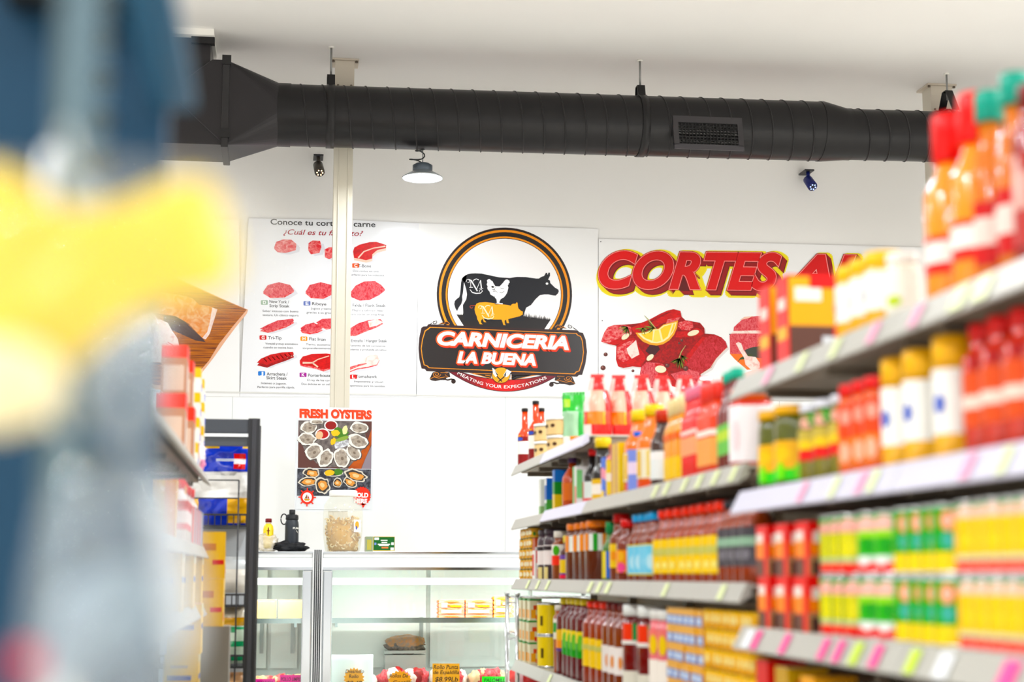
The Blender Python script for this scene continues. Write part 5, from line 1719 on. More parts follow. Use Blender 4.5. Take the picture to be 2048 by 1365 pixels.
# lower shelves far
kind('tuna', 'small_can', 'small yellow can', 'can', can(.05, .036, ((0, .35, '#d8a40c'), (.35, .6, '#f2d64a'), (.6, 1, '#e8b41c')), rim=.004, tin='#8a7a4a', patches=((-.4, .2, .3, .75, '#f4ecd0', True), (.4, .8, .2, .6, '#4a7a2a', True), (-.9, -.6, .3, .7, '#e0562a', True))))
cart('rw', 'seasoning_carton', 'red and white carton', .09, .09, .2, '#f4efec', ((0, 1, .7, 1, '#b0501c'), (0, .6, .1, .6, '#e0262a')), ((0, 1, .78, 1, '#b8561c'), (.05, .35, .4, .7, '#e0262a'), (.5, .9, .1, .4, '#e83a3a'), (.4, .7, .45, .65, '#4a8a4a'), (.1, .4, .05, .25, '#e8504a')))
kind('gj', 'sauce_jar', 'dark purple jar with white label', 'jar', jar(.235, .055, '#43343c', '#3a2f38', ((.3, .68, '#efe6e4'),), ((-.8, .8, .58, .66, '#2b2024', False), (-.4, .1, .02, .25, '#e8d8a0', False)), .1))
kind('wb', 'sauce_bottle', 'brown bottle with white cap and orange label', 'bottle', bottle(.22, .042, '#8a4a1c', '#e8e2d8', ((.3, .72, '#f4efe6'), (.3, .5, '#f0562a')), rn=.7, sh=.72, nk=.84, caph=.14, patches=((-.2, .6, .5, .7, '#5aa83a', True),)))
kind('pl', 'sauce_bottle', 'brown bottle with yellow cap and purple label', 'bottle', bottle(.195, .046, '#4a2418', '#f6e01c', ((.1, .56, '#6a4a9a'), (.16, .46, '#f2cf1a')), rn=.6, sh=.62, nk=.8, caph=.16, patches=((-.9, .9, .04, .12, '#e8465a', False),)))
kind('bb', 'sauce_jar', 'big brown jar with orange lid', 'jar', jar(.24, .062, '#5c2a12', '#f7920c', ((.5, .78, '#f2f4ee'),), ((-.5, -.05, .5, .78, '#f29a1c', False), (.3, .6, .5, .78, '#2e9a3a', False), (.9, 1.3, .5, .78, '#f2a01c', False)), .12))
kind('gb', 'sauce_bottle', 'green bottle with yellow and blue label', 'bottle', bottle(.225, .036, '#4f7a3a', '#2a8a52', ((.05, .5, '#f2e01c'),), patches=((.1, .9, .05, .5, '#1f6fd0', False),), rn=.55, sh=.56, nk=.72, caph=.2))
kind('rcap', 'sauce_bottle', 'brown bottle with tall red cap and yellow label', 'bottle', bottle(.25, .046, '#7a3a14', '#e0141a', ((.2, .55, '#f4cf0c'),), rn=.6, sh=.62, nk=.8, caph=.13, patches=((-.3, .3, .3, .45, '#f0a02c', True),)))
kind('rcap2', 'sauce_bottle', 'brown bottle with red cap and orange label', 'bottle', bottle(.225, .05, '#7a3416', '#e0161c', ((.14, .5, '#f7a050'),), rn=.6, sh=.6, nk=.8, caph=.14, patches=((-.4, .4, .14, .3, '#f06a9a', True), (-.3, .3, .32, .48, '#f8c06a', True))))
kind('blue', 'sauce_bottle', 'brown bottle with blue cap and light blue label', 'bottle', bottle(.235, .05, '#7d3814', '#35aeea', ((.1, .54, '#f2e27a'), (.12, .52, '#8fd4ee')), rn=.55, sh=.6, nk=.8, caph=.12, patches=((-.2, .7, .18, .4, '#c8e8f2', True), (.3, .6, .24, .4, '#d88aa0', True))))
kind('oc', 'sauce_bottle', 'brown bottle with orange cap and yellow label', 'bottle', bottle(.235, .05, '#9a4312', '#ff5a0a', ((.12, .58, '#fbd60a'),), rn=.55, sh=.62, nk=.8, caph=.12, patches=((-.9, .9, .36, .46, '#c8c47a', False), (-.3, .1, .18, .28, '#fbeea0', True))))
kind('dk', 'sauce_bottle', 'brown bottle with black cap and charcoal label', 'bottle', bottle(.23, .05, '#8e4014', '#22252c', ((.2, .66, '#4a474c'),), rn=.55, sh=.68, nk=.84, caph=.1, patches=((-.8, .8, .44, .54, '#93b09a', False), (-.4, .2, .28, .4, '#77747a', True))))
# bottom far shelf
cart('fru', 'juice_carton', 'small cream juice carton with fruit', .08, .06, .105, '#e9e2c4', ((0, 1, .9, 1, '#2a8a3a'), (.2, .8, .1, .5, '#f2b01c')), ((0, 1, .92, 1, '#2a8a3a'), (.1, .5, .1, .5, '#f6b41c'), (.5, .95, .05, .25, '#e0382a'), (.3, .8, .5, .7, '#d8602a')), None)
kind('ylw', 'coffee_canister', 'yellow and white canister', 'canister', can(.15, .062, ((0, 1, '#f7dc1a'),), ((-1.9, -.75, .04, .96, '#f7f4ea', False), (-.1, .15, .3, .6, '#5a4a1a', False))))
kind('sl', 'sauce_bottle', 'slim brown bottle with green and white label', 'bottle', bottle(.30, .03, '#a0561a', '#e9e4da', ((.5, .8, '#f2efe4'), (.6, .74, '#3f9a4a')), rn=.7, sh=.82, nk=.9, caph=.08))
kind('syr1', 'syrup_bottle', 'maroon syrup bottle with yellow cap, purple label', 'bottle', bottle(.335, .05, '#5c161a', '#f2dc14', ((.3, .58, '#f2c86a'), (.3, .34, '#5a3a7a'), (.34, .44, '#f5a41c')), rn=.55, sh=.74, nk=.86, caph=.09))
kind('syr', 'syrup_bottle', 'maroon syrup bottle with yellow and green label', 'bottle', bottle(.335, .05, '#5c161a', '#f2dc14', ((.28, .46, '#1f9a3a'), (.46, .6, '#f7e01a')), rn=.55, sh=.74, nk=.86, caph=.08, patches=((-.3, .3, .36, .56, '#7ac05a', True),)))
kind('syo', 'syrup_bottle', 'amber syrup bottle with orange cap', 'bottle', bottle(.33, .05, '#8f3c10', '#ff5a0a', ((.22, .56, '#fbd60a'),), rn=.55, sh=.72, nk=.86, caph=.08, patches=((-.8, .8, .42, .48, '#c8c47a', False),)))
kind('syw', 'syrup_bottle', 'brown syrup bottle with dark red cap', 'bottle', bottle(.33, .05, '#7a3a20', '#6c1416', ((.22, .52, '#f0e9e4'),), rn=.55, sh=.72, nk=.86, caph=.08, patches=((-.1, .25, .28, .42, '#e8a06a', True),)))
kind('ket', 'ketchup_bottle', 'dark red bottle with wide white cap', 'bottle', bottle(.33, .054, '#6a1a14', '#f0f2ee', ((.62, .8, '#ee5a1c'), (.04, .3, '#e4e0d2')), rn=.85, sh=.82, nk=.86, caph=.12, patches=((.3, .75, .62, .8, '#2a8a4a', False), (-.9, .9, .58, .62, '#f0ece6', False))))
kind('pj', 'spread_jar', 'pink and white jar with yellow mark', 'jar', jar(.32, .045, '#ee8a90', '#ecebe6', ((.1, .5, '#f6efe6'), (.6, .8, '#f08a84')), ((-.4, .3, .55, .75, '#f4d21c', True),), .1))
cart('bs', 'stock_carton', 'small yellow and blue carton', .075, .07, .055, '#f2b812', ((.0, 1, .1, .62, '#2a6fc0'), (.2, .8, .2, .55, '#dbe6f4')), ((.1, .9, .1, .62, '#3a7ac8'), (.2, .7, .2, .5, '#e8eef6')))
kind('ys', 'small_can', 'small gold can with pale mark', 'can', can(.056, .036, ((0, .3, '#d8a008'), (.3, .75, '#f0bc08'), (.75, 1, '#f4c414')), rim=.003, tin='#c9a43a', patches=((-.35, .05, .3, .75, '#efe2a8', True), (.5, 1, .2, .7, '#c8960a', True))))
kind('bx1', 'drink_carton', 'tall red and orange carton', 'carton', carton(.1, .1, .30, '#d81418', ((0, 1, .0, .6, '#ff8a0c'), (.2, .8, .5, .75, '#f2e4d8')), ((0, .55, 0, .78, '#ff8a0c'), (.1, .5, .6, .76, '#eee4d8'))))
kind('bx2', 'drink_carton', 'white carton with dark red top', 'carton', carton(.1, .1, .29, '#f4f3f0', ((0, 1, .72, 1, '#c8a01c'),), ((0, 1, .8, 1, '#c8a21c'), (.2, .8, .66, .9, '#b8141a'))))
kind('bx3', 'drink_carton', 'orange and white carton with red band', 'carton', carton(.1, .1, .28, '#f2b23a', (), ((.4, 1, .6, .85, '#c01418'), (.3, 1, .0, .6, '#f6f4f0'))))
kind('bx4', 'coffee_canister', 'grey and lilac canister', 'canister', can(.27, .06, ((0, .4, '#8a7a9a'), (.4, .92, '#8f98a8'), (.92, 1, '#c9a8d8'))))
kind('bx5', 'coffee_canister', 'dark maroon canister', 'canister', can(.26, .06, ((0, 1, '#5a1a22'),)))
kind('bx6', 'chili_can', 'low green and pink chili can', 'can', can(.24, .055, ((0, .5, '#d8d41c'), (.5, .85, '#f0b0a4'), (.85, 1, '#149a3a')), ((-1.4, -.8, 0, .98, '#0f8a34', False),)))

# ------------------------------------------------------------------ rows of the far sauce shelving
random.seed(1)
# top deck
run('hotA', 1051, 1073, 2, XR + .045, ZA, where='on the top deck')
put('hotA', (XR + .125, Yof(1083, XR + .125, ZA), ZA), RZ[1] + .6, 'orange hot sauce bottle with black cap standing behind the other two', KINDS['hotA']['desc'] + ' row')
run('tub', 1094, 1118, 2, XR + .075, ZA, where='at the top', stack=2, h=.085)
run('gbag', 1146, 1146, 1, XR + .13, ZA, where='beside the cream tubs on the top deck', turn=.75)
for i in range(7):
    X = XR + .075 + i * .092
    put('rbag', (X, 6.62 + (i % 2) * .015, ZA), -.25 + random.uniform(-.12, .12), ('red and white snack bag beside the green topped bag' if i == 0 else '%s red and white snack bag from the green topped bag' % ORD[i]), 'red and white snack bags')
# the deck carrying the outer bags
t = thing('shelf_extension', 'grey upper deck of the shelving under the row of snack bags', 'shelf', (XR + .446, 6.62, ZA))
m = MB(); m.box(0, .36, -.14, .9, -.03, -.001, DECK); m.build('deck', t)
m = MB(); m.box(.3, .33, .3, .33, -ZA, -.031, mat('#9a958c', .4)); m.build('post', t)
m = MB(); m.box(0, .36, -.152, -.1405, -.045, .003, RAILG); m.build('edge_rail', t)

X = XR + .06
run('tea1', 1100, 1100, 1, X, ZB - .01, where='at the far end of the upper shelf', flat=True)
run('tea2', 1112, 1112, 1, X, ZB - .01, where='beside the pale green tea carton', flat=True)
run('tea3', 1128, 1128, 1, X, ZB, where='next to the orange bottle', flat=True)
run('obot', 1144, 1144, 1, X, ZB, where='on the upper shelf')
run('wcart', 1160, 1160, 1, X, ZB, where='before the soy bottles', flat=True)
run('rcart', 1184, 1184, 1, X + .14, ZB, where='behind the soy bottles', flat=True)
run('bcart', 1224, 1234, 2, X + .14, ZB, where='on the upper shelf', flat=True)
run('soy1', 1183, 1183, 1, X, ZB, where='on the upper shelf')
run('soy2', 1208, 1208, 1, X, ZB, where='on the upper shelf')
run('yb1', 1224, 1224, 1, X, ZB, where='beside the thick black soy bottle', flat=True)
run('ob2', 1236, 1240, 1, X, ZB, where='on the upper shelf')
run('yb2', 1254, 1262, 2, X, ZB, where='on the upper shelf', flat=True)
run('pbot', 1276, 1276, 1, X, ZB, where='before the tall amber bottles')
run('big_or', 1284, 1308, 2, X + .02, ZB, where='on the upper shelf')
run('dark_b', 1326, 1326, 1, X, ZB, where='before the tall amber bottles')
run('yo_b', 1354, 1374, 3, X, ZB, where='')
run('ro_b', 1392, 1412, 3, X, ZB, where='')
run('pk_b', 1424, 1442, 3, X, ZB, where='')
run('teal_b', 1458, 1480, 3, X, ZB, where='')
run('or_jar', 1503, 1503, 1, X + .02, ZB, where='beside the wide pickle jar')
run('amb_b', 1440, 1500, 4, X + .17, ZB, where='behind')
# eye level shelf
X = XR + .06
run('tuna', 1054, 1073, 4, X - .02, ZCc, where='stacked', stack=5, h=.05)
run('rw', 1080, 1086, 2, X, ZCc, where='beside the small yellow cans', flat=True)
run('gj', 1098, 1110, 2, X, ZCc, where='')
run('wb', 1122, 1122, 1, X - .005, ZCc, where='beside the dark purple jars')
run('pl', 1139, 1139, 1, X, ZCc, where='on the eye level shelf')
run('bb', 1162, 1200, 4, X + .01, ZCc, where='')
run('gb', 1222, 1222, 1, X - .01, ZCc, where='')
run('rcap', 1240, 1246, 1, X, ZCc, where='')
run('rcap2', 1262, 1262, 1, X, ZCc, where='beside the blue capped bottles')
run('blue', 1284, 1318, 4, X, ZCc, where='')
run('oc', 1338, 1452, 8, X, ZCc, where='')
run('dk', 1470, 1520, 4, X, ZCc, where='')
# low shelf
X = XR + .055
run('fru', 1052, 1068, 3, X - .01, ZD, where='low down', flat=True, stack=3, h=.105)
run('ylw', 1096, 1104, 1, X + .02, ZD, where='low down', stack=2, h=.15)
run('sl', 1121, 1121, 1, X - .01, ZD, where='beside the yellow canisters')
run('syr1', 1134, 1134, 1, X + .01, ZD, where='')
run('syr', 1146, 1176, 4, X + .01, ZD, where='')
run('syo', 1192, 1216, 3, X + .01, ZD, where='')
run('syw', 1232, 1256, 3, X + .01, ZD, where='')
run('ket', 1277, 1306, 2, X + .01, ZD, where='on the low shelf')
run('pj', 1328, 1342, 2, X, ZD, where='on the low shelf')
run('bs', 1362, 1424, 6, X, ZD, where='', stack=6, h=.055, flat=True)
run('ys', 1436, 1524, 8, X - .005, ZD, where='', stack=6, h=.056)

# ------------------------------------------------------------------ rows of the near can shelving
X = XN + .06
run('pick', 1566, 1600, 2, X + .01, ZM, where='')
run('oliv', 1630, 1690, 3, X - .01, ZM, where='')
run('rjar', 1712, 1762, 3, X - .01, ZM, where='')
run('mayo', 1802, 1850, 2, X - .01, ZM, where='on the middle shelf')
run('mayo', 1908, 1908, 1, X - .01, ZM, where='beside the chili bottles', s=1.03)
run('chili', 1972, 2110, 4, X - .005, ZM, where='')
# top shelf
put('mole', (XN + .11, Yof(1580, XN + .02), ZT), -math.pi / 2, 'large red box of brown mole on the top shelf, next to the jars', None)
put('mole', (XN + .11, Yof(1555, XN + .02) + .05, ZT), -math.pi / 2, 'large red box of mole behind the other one on the top shelf', None)
run('mayoj', 1714, 1768, 3, X, ZT, where='')
run('wjar', 1806, 1806, 1, X - .005, ZT, where='on the top shelf')
run('bighot', 1902, 1964, 2, X + .0, ZT, where='')
run('bigteal', 1990, 2044, 2, X + .01, ZT, where='')
run('darkchi', 1975, 2060, 3, X + .1, ZT, where='')
run('darkchi', 2085, 2085, 1, X, ZT, where='at the edge of the picture')
# two layers of boxes and cans
run('mbox', 1566, 1645, 3, X - .0, ZL, where='', stack=2, h=.128, flat=True)
run('jal', 1688, 1730, 3, X - .005, ZL, where='', stack=2, h=.132)
run('jalg', 1768, 1800, 2, X - .005, ZL, where='', stack=2, h=.132)
run('corn', 1842, 1925, 4, X - .005, ZL, where='', stack=2, h=.132)
run('ycan', 1975, 2100, 5, X - .005, ZL, where='', stack=2, h=.132)
# lowest shelf in the picture
run('bx1', 1556, 1578, 1, X, ZS, where='below the red boxes', flat=True)
run('bx2', 1606, 1606, 1, X, ZS, where='on the lowest shelf in view', flat=True)
run('bx3', 1652, 1668, 1, X, ZS, where='on the lowest shelf in view', flat=True)
run('bx4', 1716, 1716, 1, X, ZS, where='on the lowest shelf in view')
run('bx5', 1762, 1762, 1, X, ZS, where='on the lowest shelf in view')
run('bx6', 1815, 2000, 6, X, ZS, where='')

# ------------------------------------------------------------------ chrome wire rack at the far end
t = thing('wire_rack', 'chrome wire rack standing at the far end of the sauce shelving', 'rack', (XR + .23, 8.76, 0))
CW = .21
for sx in (-1, 1):
    for sy in (-1, 1):
        m = MB(); m.tube([(sx * CW, sy * .2, .0), (sx * CW, sy * .2, 1.045)], .0125, CHROME, 12); m.tube([(sx * CW, sy * .2, 1.045), (sx * CW, sy * .2, 1.055)], .016, CHROME, 12)
        m.build('post', t)
for z in (1.03, .84, .52, .2):
    m = MB()
    for sy in (-1, 1):
        m.tube([(-CW, sy * .2, z), (CW, sy * .2, z)], .006, CHROME, 6)
        m.tube([(-CW, sy * .2, z - .03), (CW, sy * .2, z - .03)], .004, CHROME, 6)
    for sx in (-1, 1):
        m.tube([(sx * CW, -.2, z), (sx * CW, .2, z)], .006, CHROME, 6)
        m.tube([(sx * CW, -.2, z - .03), (sx * CW, .2, z - .03)], .004, CHROME, 6)
    for i in range(11):
        x = -CW + 2 * CW * (i + .5) / 11
        m.tube([(x, -.2, z + .006), (x, .2, z + .006)], .0025, CHROME, 5)
    m.build('wire_shelf', t)
def c_rp(u, v):
    return '#d8283c' if (v < .6 and u > .2) else '#f6c8d0'
kind('rp', 'produce_bag', 'red bag of dried chilies', 'bag', pouch(.17, .2, .1, c_rp, 9))
kind('yp', 'produce_bag', 'pale bag with yellow card', 'bag', pouch(.17, .2, .1, lambda u, v: '#f2e23a' if v > .5 else '#f4e4dc', 11))
put('rp', (XR + .12, 8.7, .535), -.2, 'red bag of dried chilies on the chrome wire rack', None)
put('yp', (XR + .32, 8.66, .535), -.2, 'pale bag with yellow card on the chrome wire rack', None)

# ================================================================== shelving on the near side of the aisle
XL = -.34
YE = 7.55
ZL1 = 1.15 + 195 / F * 7.5
bay(YE - 1.22, YE, [(ZL1, None), (1.27, None), (1.02, None), (.62, None), (.3, None)], 'shelving bay of household packets next to the black snack rack', X=XL, side=-1, back=1.75)
bay(YE - 2.44, YE - 1.22, [(ZL1, None), (1.27, None), (1.02, None), (.62, None), (.3, None)], 'second bay of the household shelving, partly behind the blue post', X=XL, side=-1, back=1.75)
bay(YE - 3.66, YE - 2.44, [(ZL1, None), (1.27, None), (1.02, None), (.62, None), (.3, None)], 'third bay of the household shelving, behind the hanging yellow packet', X=XL, side=-1, back=1.75)
cart('lw', 'napkin_pack', 'white packet with yellow and blue corners', .1, .1, .105, '#f6f3ec', ((0, .6, .55, .95, '#ffcc0c'), (.4, 1, .1, .4, '#5a70d0')), ((.3, 1, .6, 1, '#ffd01c'), (0, .6, .1, .45, '#6a80d8')), None, 'packet')
cart('lr', 'cracker_box', 'brown and red box', .14, .1, .21, '#b98a72', ((0, 1, .72, 1, '#ee5046'), (.2, .8, .1, .6, '#dfd6ce')), ((0, 1, .75, 1, '#ee5a50'), (.1, .9, .1, .6, '#d8c0b0')), None, 'box')
kind('lp', 'snack_pack', 'small pink and white packet', 'packet', pouch(.12, .12, .07, lambda u, v: '#e89ab8' if (v < .5) ^ (u < .4) else '#f8eef2', 21))
cart('lo', 'pasta_box', 'tall orange and yellow box', .08, .08, .21, '#f7a41c', ((0, .4, 0, 1, '#fbd45a'),), ((0, .5, 0, 1, '#fbc03a'),), None, 'box')
kind('lb', 'dressing_bottle', 'white and red bottle with red cap', 'bottle', bottle(.235, .042, '#f3e9e6', '#f0301c', ((.2, .66, '#e8727a'), (.3, .5, '#f6e8e8'), (.55, .66, '#c8202c')), rn=.6, sh=.68, nk=.84, caph=.16))
kind('lc', 'drink_can', 'slim silver and pink can', 'can', can(.15, .03, ((0, 1, '#dcd3d3'),), ((-.3, .1, 0, 1, '#e8a0a0', False), (.3, .6, 0, 1, '#8a8fae', False))))
cart('ly', 'detergent_box', 'large yellow box with red marks', .17, .14, .21, '#ffd20a', ((.2, .8, .45, .6, '#e8a01c'), (.1, .4, .1, .3, '#e0401c')), ((.3, .7, .6, .75, '#d8901c'), (.6, .95, .3, .4, '#e03a1c')), None, 'box')
cart('lyl', 'detergent_box', 'yellow box with blue strip', .16, .14, .205, '#ffd50c', ((.1, .9, .5, .6, '#2a3a9a'), (0, 1, .85, 1, '#f2e6b0')), ((.12, .8, .48, .58, '#2a3a9a'), (.2, .7, .72, .78, '#c8b48a')), '#f6b8b0', 'box')
X = XL - .06
run('lr', 346, 376, 3, X - .0, ZL1, -1, '', stack=1, h=.21, flat=True)
run('lr', 352, 366, 2, X - .0, ZL1 + .211, -1, 'above', flat=True, s=.9)
run('lw', 374, 384, 2, X, ZL1, -1, '', stack=4, h=.105, flat=True)
run('lp', 391, 391, 1, X + .02, ZL1, -1, '', turn=0)
run('lo', 332, 348, 2, X, 1.27, -1, '', flat=True)
run('lb', 352, 374, 5, X + .01, 1.27, -1, '')
run('lc', 378, 393, 5, X + .03, 1.27, -1, '')
run('lyl', 330, 390, 4, X + .0, 1.02, -1, 'under the bottles', flat=True)
run('lyl', 366, 392, 2, X + .01, .62, -1, 'low down', flat=True, stack=2, h=.205)
# side stack of yellow boxes at the end of the shelving
t = thing('display_shelf', 'small white display shelf on the end of the household shelving', 'shelf', (XL + .02, YE + .14, 0))
m = MB(); m.box(-.12, .1, -.1, .12, 0, .92, mat('#8f8b84', .5)); m.build('pedestal', t)
put('ly', (XL + .02, YE + .12, .9202), math.pi / 2, 'large yellow box with red marks, lower of two on the display shelf', 'large yellow boxes')
put('ly', (XL + .022, YE + .12, 1.131), math.pi / 2 + .03, 'large yellow box with red marks, upper of two on the display shelf', 'large yellow boxes')

# ================================================================== black snack rack
YK = 8.6
def kx(px): return P(px, 1150, YK).x
def kz(py): return P(500, py, YK).z
xr, xl = kx(502), kx(300)
t = thing('snack_rack', 'tall black metal rack holding blue and white snack bags', 'rack', ((xl + xr) / 2, YK, 0))
hw = (xr - xl) / 2
BM = mat('#26272a', .4, .2)
BM2 = mat('#4b4e52', .42)
top = kz(838)
for sx in (-1, 1):
    for sy, hh in ((0, top), (.42, top - .0)):
        m = MB(); m.box(sx * hw - .03, sx * hw + .03, sy - .02, sy + .02, 0, hh, BM); m.box(sx * hw - .012, sx * hw + .012, sy - .026, sy - .02, 0, hh, mat('#3a3b3f', .3, .3)); bevel(m.build('post', t), .006)
m = MB(); m.box(-hw + .03, hw - .03, -.01, .03, kz(893), top - .005, BM2); m.box(-hw + .03, hw - .03, -.014, .03, kz(866), top - .005, mat('#43464b', .4)); hd = m.build('header_panel', t)
m = MB(); m.box(-hw + .03, hw - .03, -.02, -.011, kz(875), kz(869), mat('#e8ecee', .25)); m.build('light_strip', hd)
m = MB(); m.box(-hw + .03, hw - .03, .40, .415, .1, top - .01, mat('#c9cdd0', .4)); m.build('back_panel', t)
for z in (kz(1052), kz(1212), kz(1334)):
    m = MB()
    m.box(-hw + .03, hw - .03, -.01, .4, z - .006, z, BM)
    m.box(-hw + .03, hw - .03, -.016, -.008, z - .008, z + .002, BM)
    m.box(-hw + .03, hw - .03, -.016, -.008, z + .05, z + .06, BM)
    n = 14
    for i in range(n + 1):
        x = -hw + .03 + (2 * hw - .06) * i / n
        m.box(x - .003, x + .003, -.014, -.009, z, z + .052, BM)
    m.build('basket_shelf', t)
m = MB()
x = kx(474) - t.location.x
m.tube([(x, -.03, .3), (x, -.03, kz(962))], .0045, BM, 6); m.build('front_wire', t)
m = MB(); m.tube([(-hw + .03, -.03, kz(962)), (x, -.03, kz(962))], .004, BM, 6); m.tube([(-hw + .03, -.03, kz(998)), (x, -.03, kz(998))], .004, BM, 6); m.build('retaining_wire', t)
def c_chip(u, v):
    if v < .26: return '#e9e9e6'
    if .62 < u < .82 and .32 < v < .6: return '#e8443a' if not (.42 < v < .5) else '#f4f4f4'
    if v > .7 and (u < .35 or u > .75): return '#f2c93a'
    return '#1f45c8' if not (.3 < u < .6 and .44 < v < .5) else '#dfe6f6'
def c_chip2(u, v):
    if v > .55: return '#ecebe7'
    if u > .5 and v > .06: return '#f5c02c' if u < .85 else '#1f3fb8'
    return '#1c3fb8'
kind('chipA', 'chip_bag', 'blue and white chip bag', 'bag', pouch(.3, .27, .11, c_chip, 31, n=20, crinkle=.02))
kind('chipB', 'chip_bag', 'blue chip bag with golden chip picture', 'bag', pouch(.31, .26, .11, c_chip2, 37, n=20, crinkle=.02))
put('chipB', (kx(449), YK + .12, kz(1052) + .002), .05, 'silver topped blue chip bag with golden chips, on the basket shelf')
put('chipA', (kx(449), YK + .16, kz(968)), .0, 'blue chip bag with red emblem at the top of the black rack')
put('chipB', (kx(352), YK + .14, kz(1052) + .002), -.06, 'blue chip bag hidden mostly behind the white packets')
def c_yel(u, v):
    return '#f7c23a' if v < .55 else '#f7efdc'
def c_gre(u, v):
    s_ = math.sin(v * 17 + math.sin(u * 6) * .8)
    return '#2a9a68' if s_ > .65 else '#cfe0cf'
kind('tort', 'tortilla_pack', 'flat golden packet', 'packet', pouch(.3, .1, .14, c_yel, 41))
kind('clear', 'snack_pack', 'clear white snack packet', 'packet', pouch(.3, .17, .12, lambda u, v: '#f3f0e8' if v < .7 else '#dfe3e4', 43))
kind('grn', 'tortilla_pack', 'green and white striped packet', 'packet', pouch(.3, .2, .12, c_gre, 45))
kind('orp', 'snack_pack', 'flat orange packet', 'packet', pouch(.3, .1, .14, lambda u, v: '#e88a4a' if v < .6 else '#f6c8a0', 47))
z = kz(1212) + .002
put('tort', (kx(448), YK + .14, z - .07 - .05), .0, 'flat golden packet on the wire shelf of the black rack')
put('clear', (kx(446), YK + .16, z + .06), .0, 'clear white snack packet above the golden packet')
put('grn', (kx(446), YK + .12, kz(1334) + .01), .03, 'green and white striped packet low on the black rack')
put('orp', (kx(448), YK + .12, kz(1334) - .15), .0, 'flat orange packet at the foot of the picture on the black rack')

# ================================================================== close to the camera: post and hanging packets
YP = 1.6
def fx(px, Y=YP): return P(px, 560, Y).x
def fz(py, Y=YP): return P(200, py, Y).z
BLU = mat('#1f3c52', .5)
BLUD = mat('#24465f', .5)
t = thing('perforated_post', 'blue steel shelf post with a line of round holes, close to the camera', 'post', (0, YP, 0))
x0, x1 = fx(152), fx(322)
TOP = 2.15
hx, hp, hr = fx(196), .0415, .0108
m = MB()
# front plate with real holes
z0 = fz(75) - hp * 20
cell = hp / 2
def plate(m, xa, xb, za, zb, y, material):
    m.quad((xa, y, za), (xb, y, za), (xb, y, zb), (xa, y, zb), material)
zs = [z0 + i * hp for i in range(34)]
plate(m, x0, hx - cell, 0, TOP, 0, BLU)
plate(m, hx + cell, x1, 0, TOP, 0, BLU)
plate(m, hx - cell, hx + cell, 0, zs[0] - cell, 0, BLU)
plate(m, hx - cell, hx + cell, zs[-1] + cell, TOP, 0, BLU)
for zc in zs:
    n = 16
    vs, fs = [], []
    for k in range(n):
        a = 2 * math.pi * k / n
        c, s = math.cos(a), math.sin(a)
        q = 1 / max(abs(c), abs(s))
        vs += [(hx + hr * c, 0, zc + hr * s), (hx + cell * c * q, 0, zc + cell * s * q), (hx + hr * c, .004, zc + hr * s)]
    for k in range(n):
        k2 = (k + 1) % n
        fs += [(3 * k, 3 * k + 1, 3 * k2 + 1, 3 * k2), (3 * k, 3 * k2, 3 * k2 + 2, 3 * k + 2)]
    m.add(vs, fs, BLU)
m.build('front_plate', t)
m = MB(); m.box(x1 - .003, x1, .001, .05, 0, TOP, BLU); m.box(x0, x0 + .003, .001, .05, 0, TOP, BLU); m.build('side_flange', t)
m = MB(); m.box(x0 + .003, x1 - .003, .048, .05, 0, TOP, mat('#a9a59d', .4)); m.build('hole_dimmer', t)  # added grey backing that dims the light seen through the holes
m = MB(); m.box(fx(84), x0 - .002, .012, .05, 0, TOP, mat('#64757d', .4)); m.build('edge_channel', t)
m = MB(); m.box(fx(-60), fx(83), .0, .05, 0, TOP, BLU); m.build('outer_plate', t)
m = MB()
m.box(x0 - .07, x1, -.06, -.001, fz(35), TOP, mat('#0e1114', .5)); m.build('black_bracket', t)
m = MB(); m.box(fx(-60), x1 + .01, -.01, .06, 0, .05, BLUD); m.build('foot', t)

# clip strip the packets hang from
YH = .84
t = thing('hanging_strip', 'grey plastic strip with hooks, holding packets close to the camera', 'hanging strip', (P(120, 700, YH).x, YH + .035, 0))
m = MB(); m.box(-.011, .011, -.001, .001, .75, 1.62, mat('#6d7f88', .35)); m.build('strip', t)
for z in (P(120, 300, YH).z, P(120, 860, YH).z):
    m = MB(); m.tube([(0, 0, z), (0, -.02, z + .004), (0, -.04, z), (0, -.045, z + .008)], .0018, mat('#e8eaea', .3), 6); m.build('hook', t)
m = MB(); m.box(-.02, .02, .001, YP - YH - .04, 1.60, 1.615, mat('#2f4f66', .4)); m.build('arm', t)


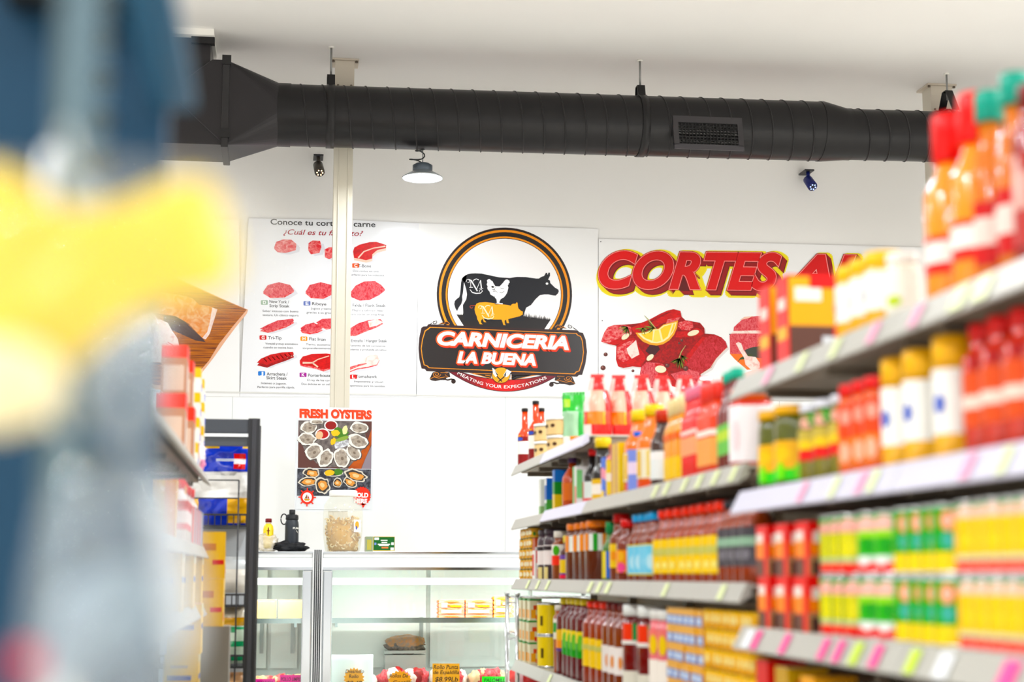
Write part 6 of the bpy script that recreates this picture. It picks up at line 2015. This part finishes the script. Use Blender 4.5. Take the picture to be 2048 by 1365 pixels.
def foilbag(name, outline, Y, thick, material, seed, parent=None, crinkle=.006, n=26, yoff=0.0):
    """a bulged packet whose face follows an outline given as sight-line points"""
    pts = [P(x, y, Y) for x, y in outline]
    c = Vector((sum(p.x for p in pts) / len(pts), Y, sum(p.z for p in pts) / len(pts)))
    # resample the outline
    N = 64
    L = [0]
    k = len(pts)
    for i in range(k):
        L.append(L[-1] + (pts[(i + 1) % k] - pts[i]).length)
    ring = []
    for j in range(N):
        d = L[-1] * j / N
        i = max(q for q in range(k) if L[q] <= d)
        f = (d - L[i]) / max(1e-9, L[i + 1] - L[i])
        ring.append(pts[i].lerp(pts[(i + 1) % k], f))
    for _ in range(2):
        ring = [(ring[i - 1] + ring[i] * 2 + ring[(i + 1) % N]) / 4 for i in range(N)]
    m = MB()
    M = 10
    for side in (-1, 1):
        vs = []
        for r in range(M + 1):
            f = r / M
            for j in range(N):
                p = c.lerp(ring[j], f)
                b = math.sqrt(max(0, 1 - f * f))
                q = noise.noise(Vector((p.x * 34 + seed, p.z * 34, side * 2))) * crinkle + noise.noise(Vector((p.x * 90, p.z * 80 + seed, side))) * crinkle * .5
                vs.append((p.x, Y + yoff + side * (thick / 2 * b) + q * (1 - f ** 6), p.z))
        fs = []
        for r in range(M):
            for j in range(N):
                j2 = (j + 1) % N
                f = (r * N + j, r * N + j2, (r + 1) * N + j2, (r + 1) * N + j)
                fs.append(f if side > 0 else f[::-1])
        m.add(vs, fs, material, True)
    return m.build(name, parent)


CLEAR = film('clear_film', '#f4f6f8', .07, .05, '#ffffff', .8, .02)
MILK = film('milky_film', '#f4f6f8', .5, .06, '#f4f8fb', .8, .06)
GREYF = film('grey_film', '#aab3b9', .36, .06, '#dde6ec', .8, .05)
YELB = mat('#f6da00', .4, 0, .12)
# yellow packet in a clear overwrap
t = thing('yellow_packet', 'shiny yellow packet in clear wrap hanging in front of the blue post', 'packet', (0, 0, 0))
foilbag('yellow_bag', [(-60, 320), (20, 330), (70, 400), (150, 420), (260, 400), (340, 360), (420, 350), (450, 420), (470, 500), (480, 560), (430, 590), (360, 600), (250, 640), (150, 730), (60, 760), (-60, 770)], YH, .035, YELB, 4, t)
foilbag('clear_wrap', [(-60, 300), (60, 330), (180, 300), (320, 330), (430, 330), (540, 400), (590, 470), (600, 560), (520, 600), (400, 640), (280, 700), (180, 800), (60, 860), (-60, 860)], YH, .05, CLEAR, 9, t, .012)
foilbag('cream_base', [(-40, 700), (40, 690), (120, 720), (150, 790), (110, 850), (30, 880), (-40, 870)], YH, .04, mat('#f6e9c2', .3, 0, .4), 14, t, yoff=-.03)
# small white packet above the yellow one
t = thing('white_packet', 'white plastic packet corner above the yellow packet, before the post', 'packet', (0, 0, 0))
foilbag('white_bag', [(85, 300), (120, 280), (160, 300), (190, 340), (210, 400), (180, 430), (100, 420), (75, 370)], 1.1, .03, mat('#eef4fb', .2, 0, .5), 6, t)
# grey packet under it
t = thing('grey_packet', 'pale grey clear packet hanging below the yellow packet', 'packet', (0, 0, 0))
foilbag('grey_bag', [(190, 640), (260, 610), (320, 640), (340, 720), (330, 820), (300, 890), (230, 900), (180, 840), (170, 740)], 1.0, .04, GREYF, 16, t, .012)
foilbag('grey_seal', [(200, 640), (320, 640), (325, 660), (196, 660)], 1.0, .006, mat('#d9e0e4', .3), 17, t)
# large clear packet at the bottom
t = thing('clear_packet', 'large clear crinkled packet low in front of the blue post', 'packet', (0, 0, 0))
foilbag('clear_bag', [(90, 990), (160, 930), (260, 900), (330, 930), (360, 1000), (385, 1100), (395, 1220), (380, 1330), (350, 1420), (60, 1420), (45, 1300), (60, 1150)], YH, .06, GREYF, 22, t, .014)
foilbag('folded_edge', [(300, 990), (350, 1000), (385, 1080), (405, 1190), (400, 1290), (370, 1340), (340, 1280), (320, 1150)], YH, .05, MILK, 28, t, .006, yoff=-.03)
foilbag('red_print', [(50, 1290), (105, 1290), (105, 1345), (50, 1345)], YH, .012, mat('#d65a64', .35), 31, t, .001, yoff=-.04)
foilbag('white_content', [(110, 1190), (230, 1120), (310, 1140), (330, 1230), (280, 1300), (190, 1310), (150, 1420), (70, 1420), (90, 1280)], YH, .03, mat('#eceeef', .35), 33, t, .004)
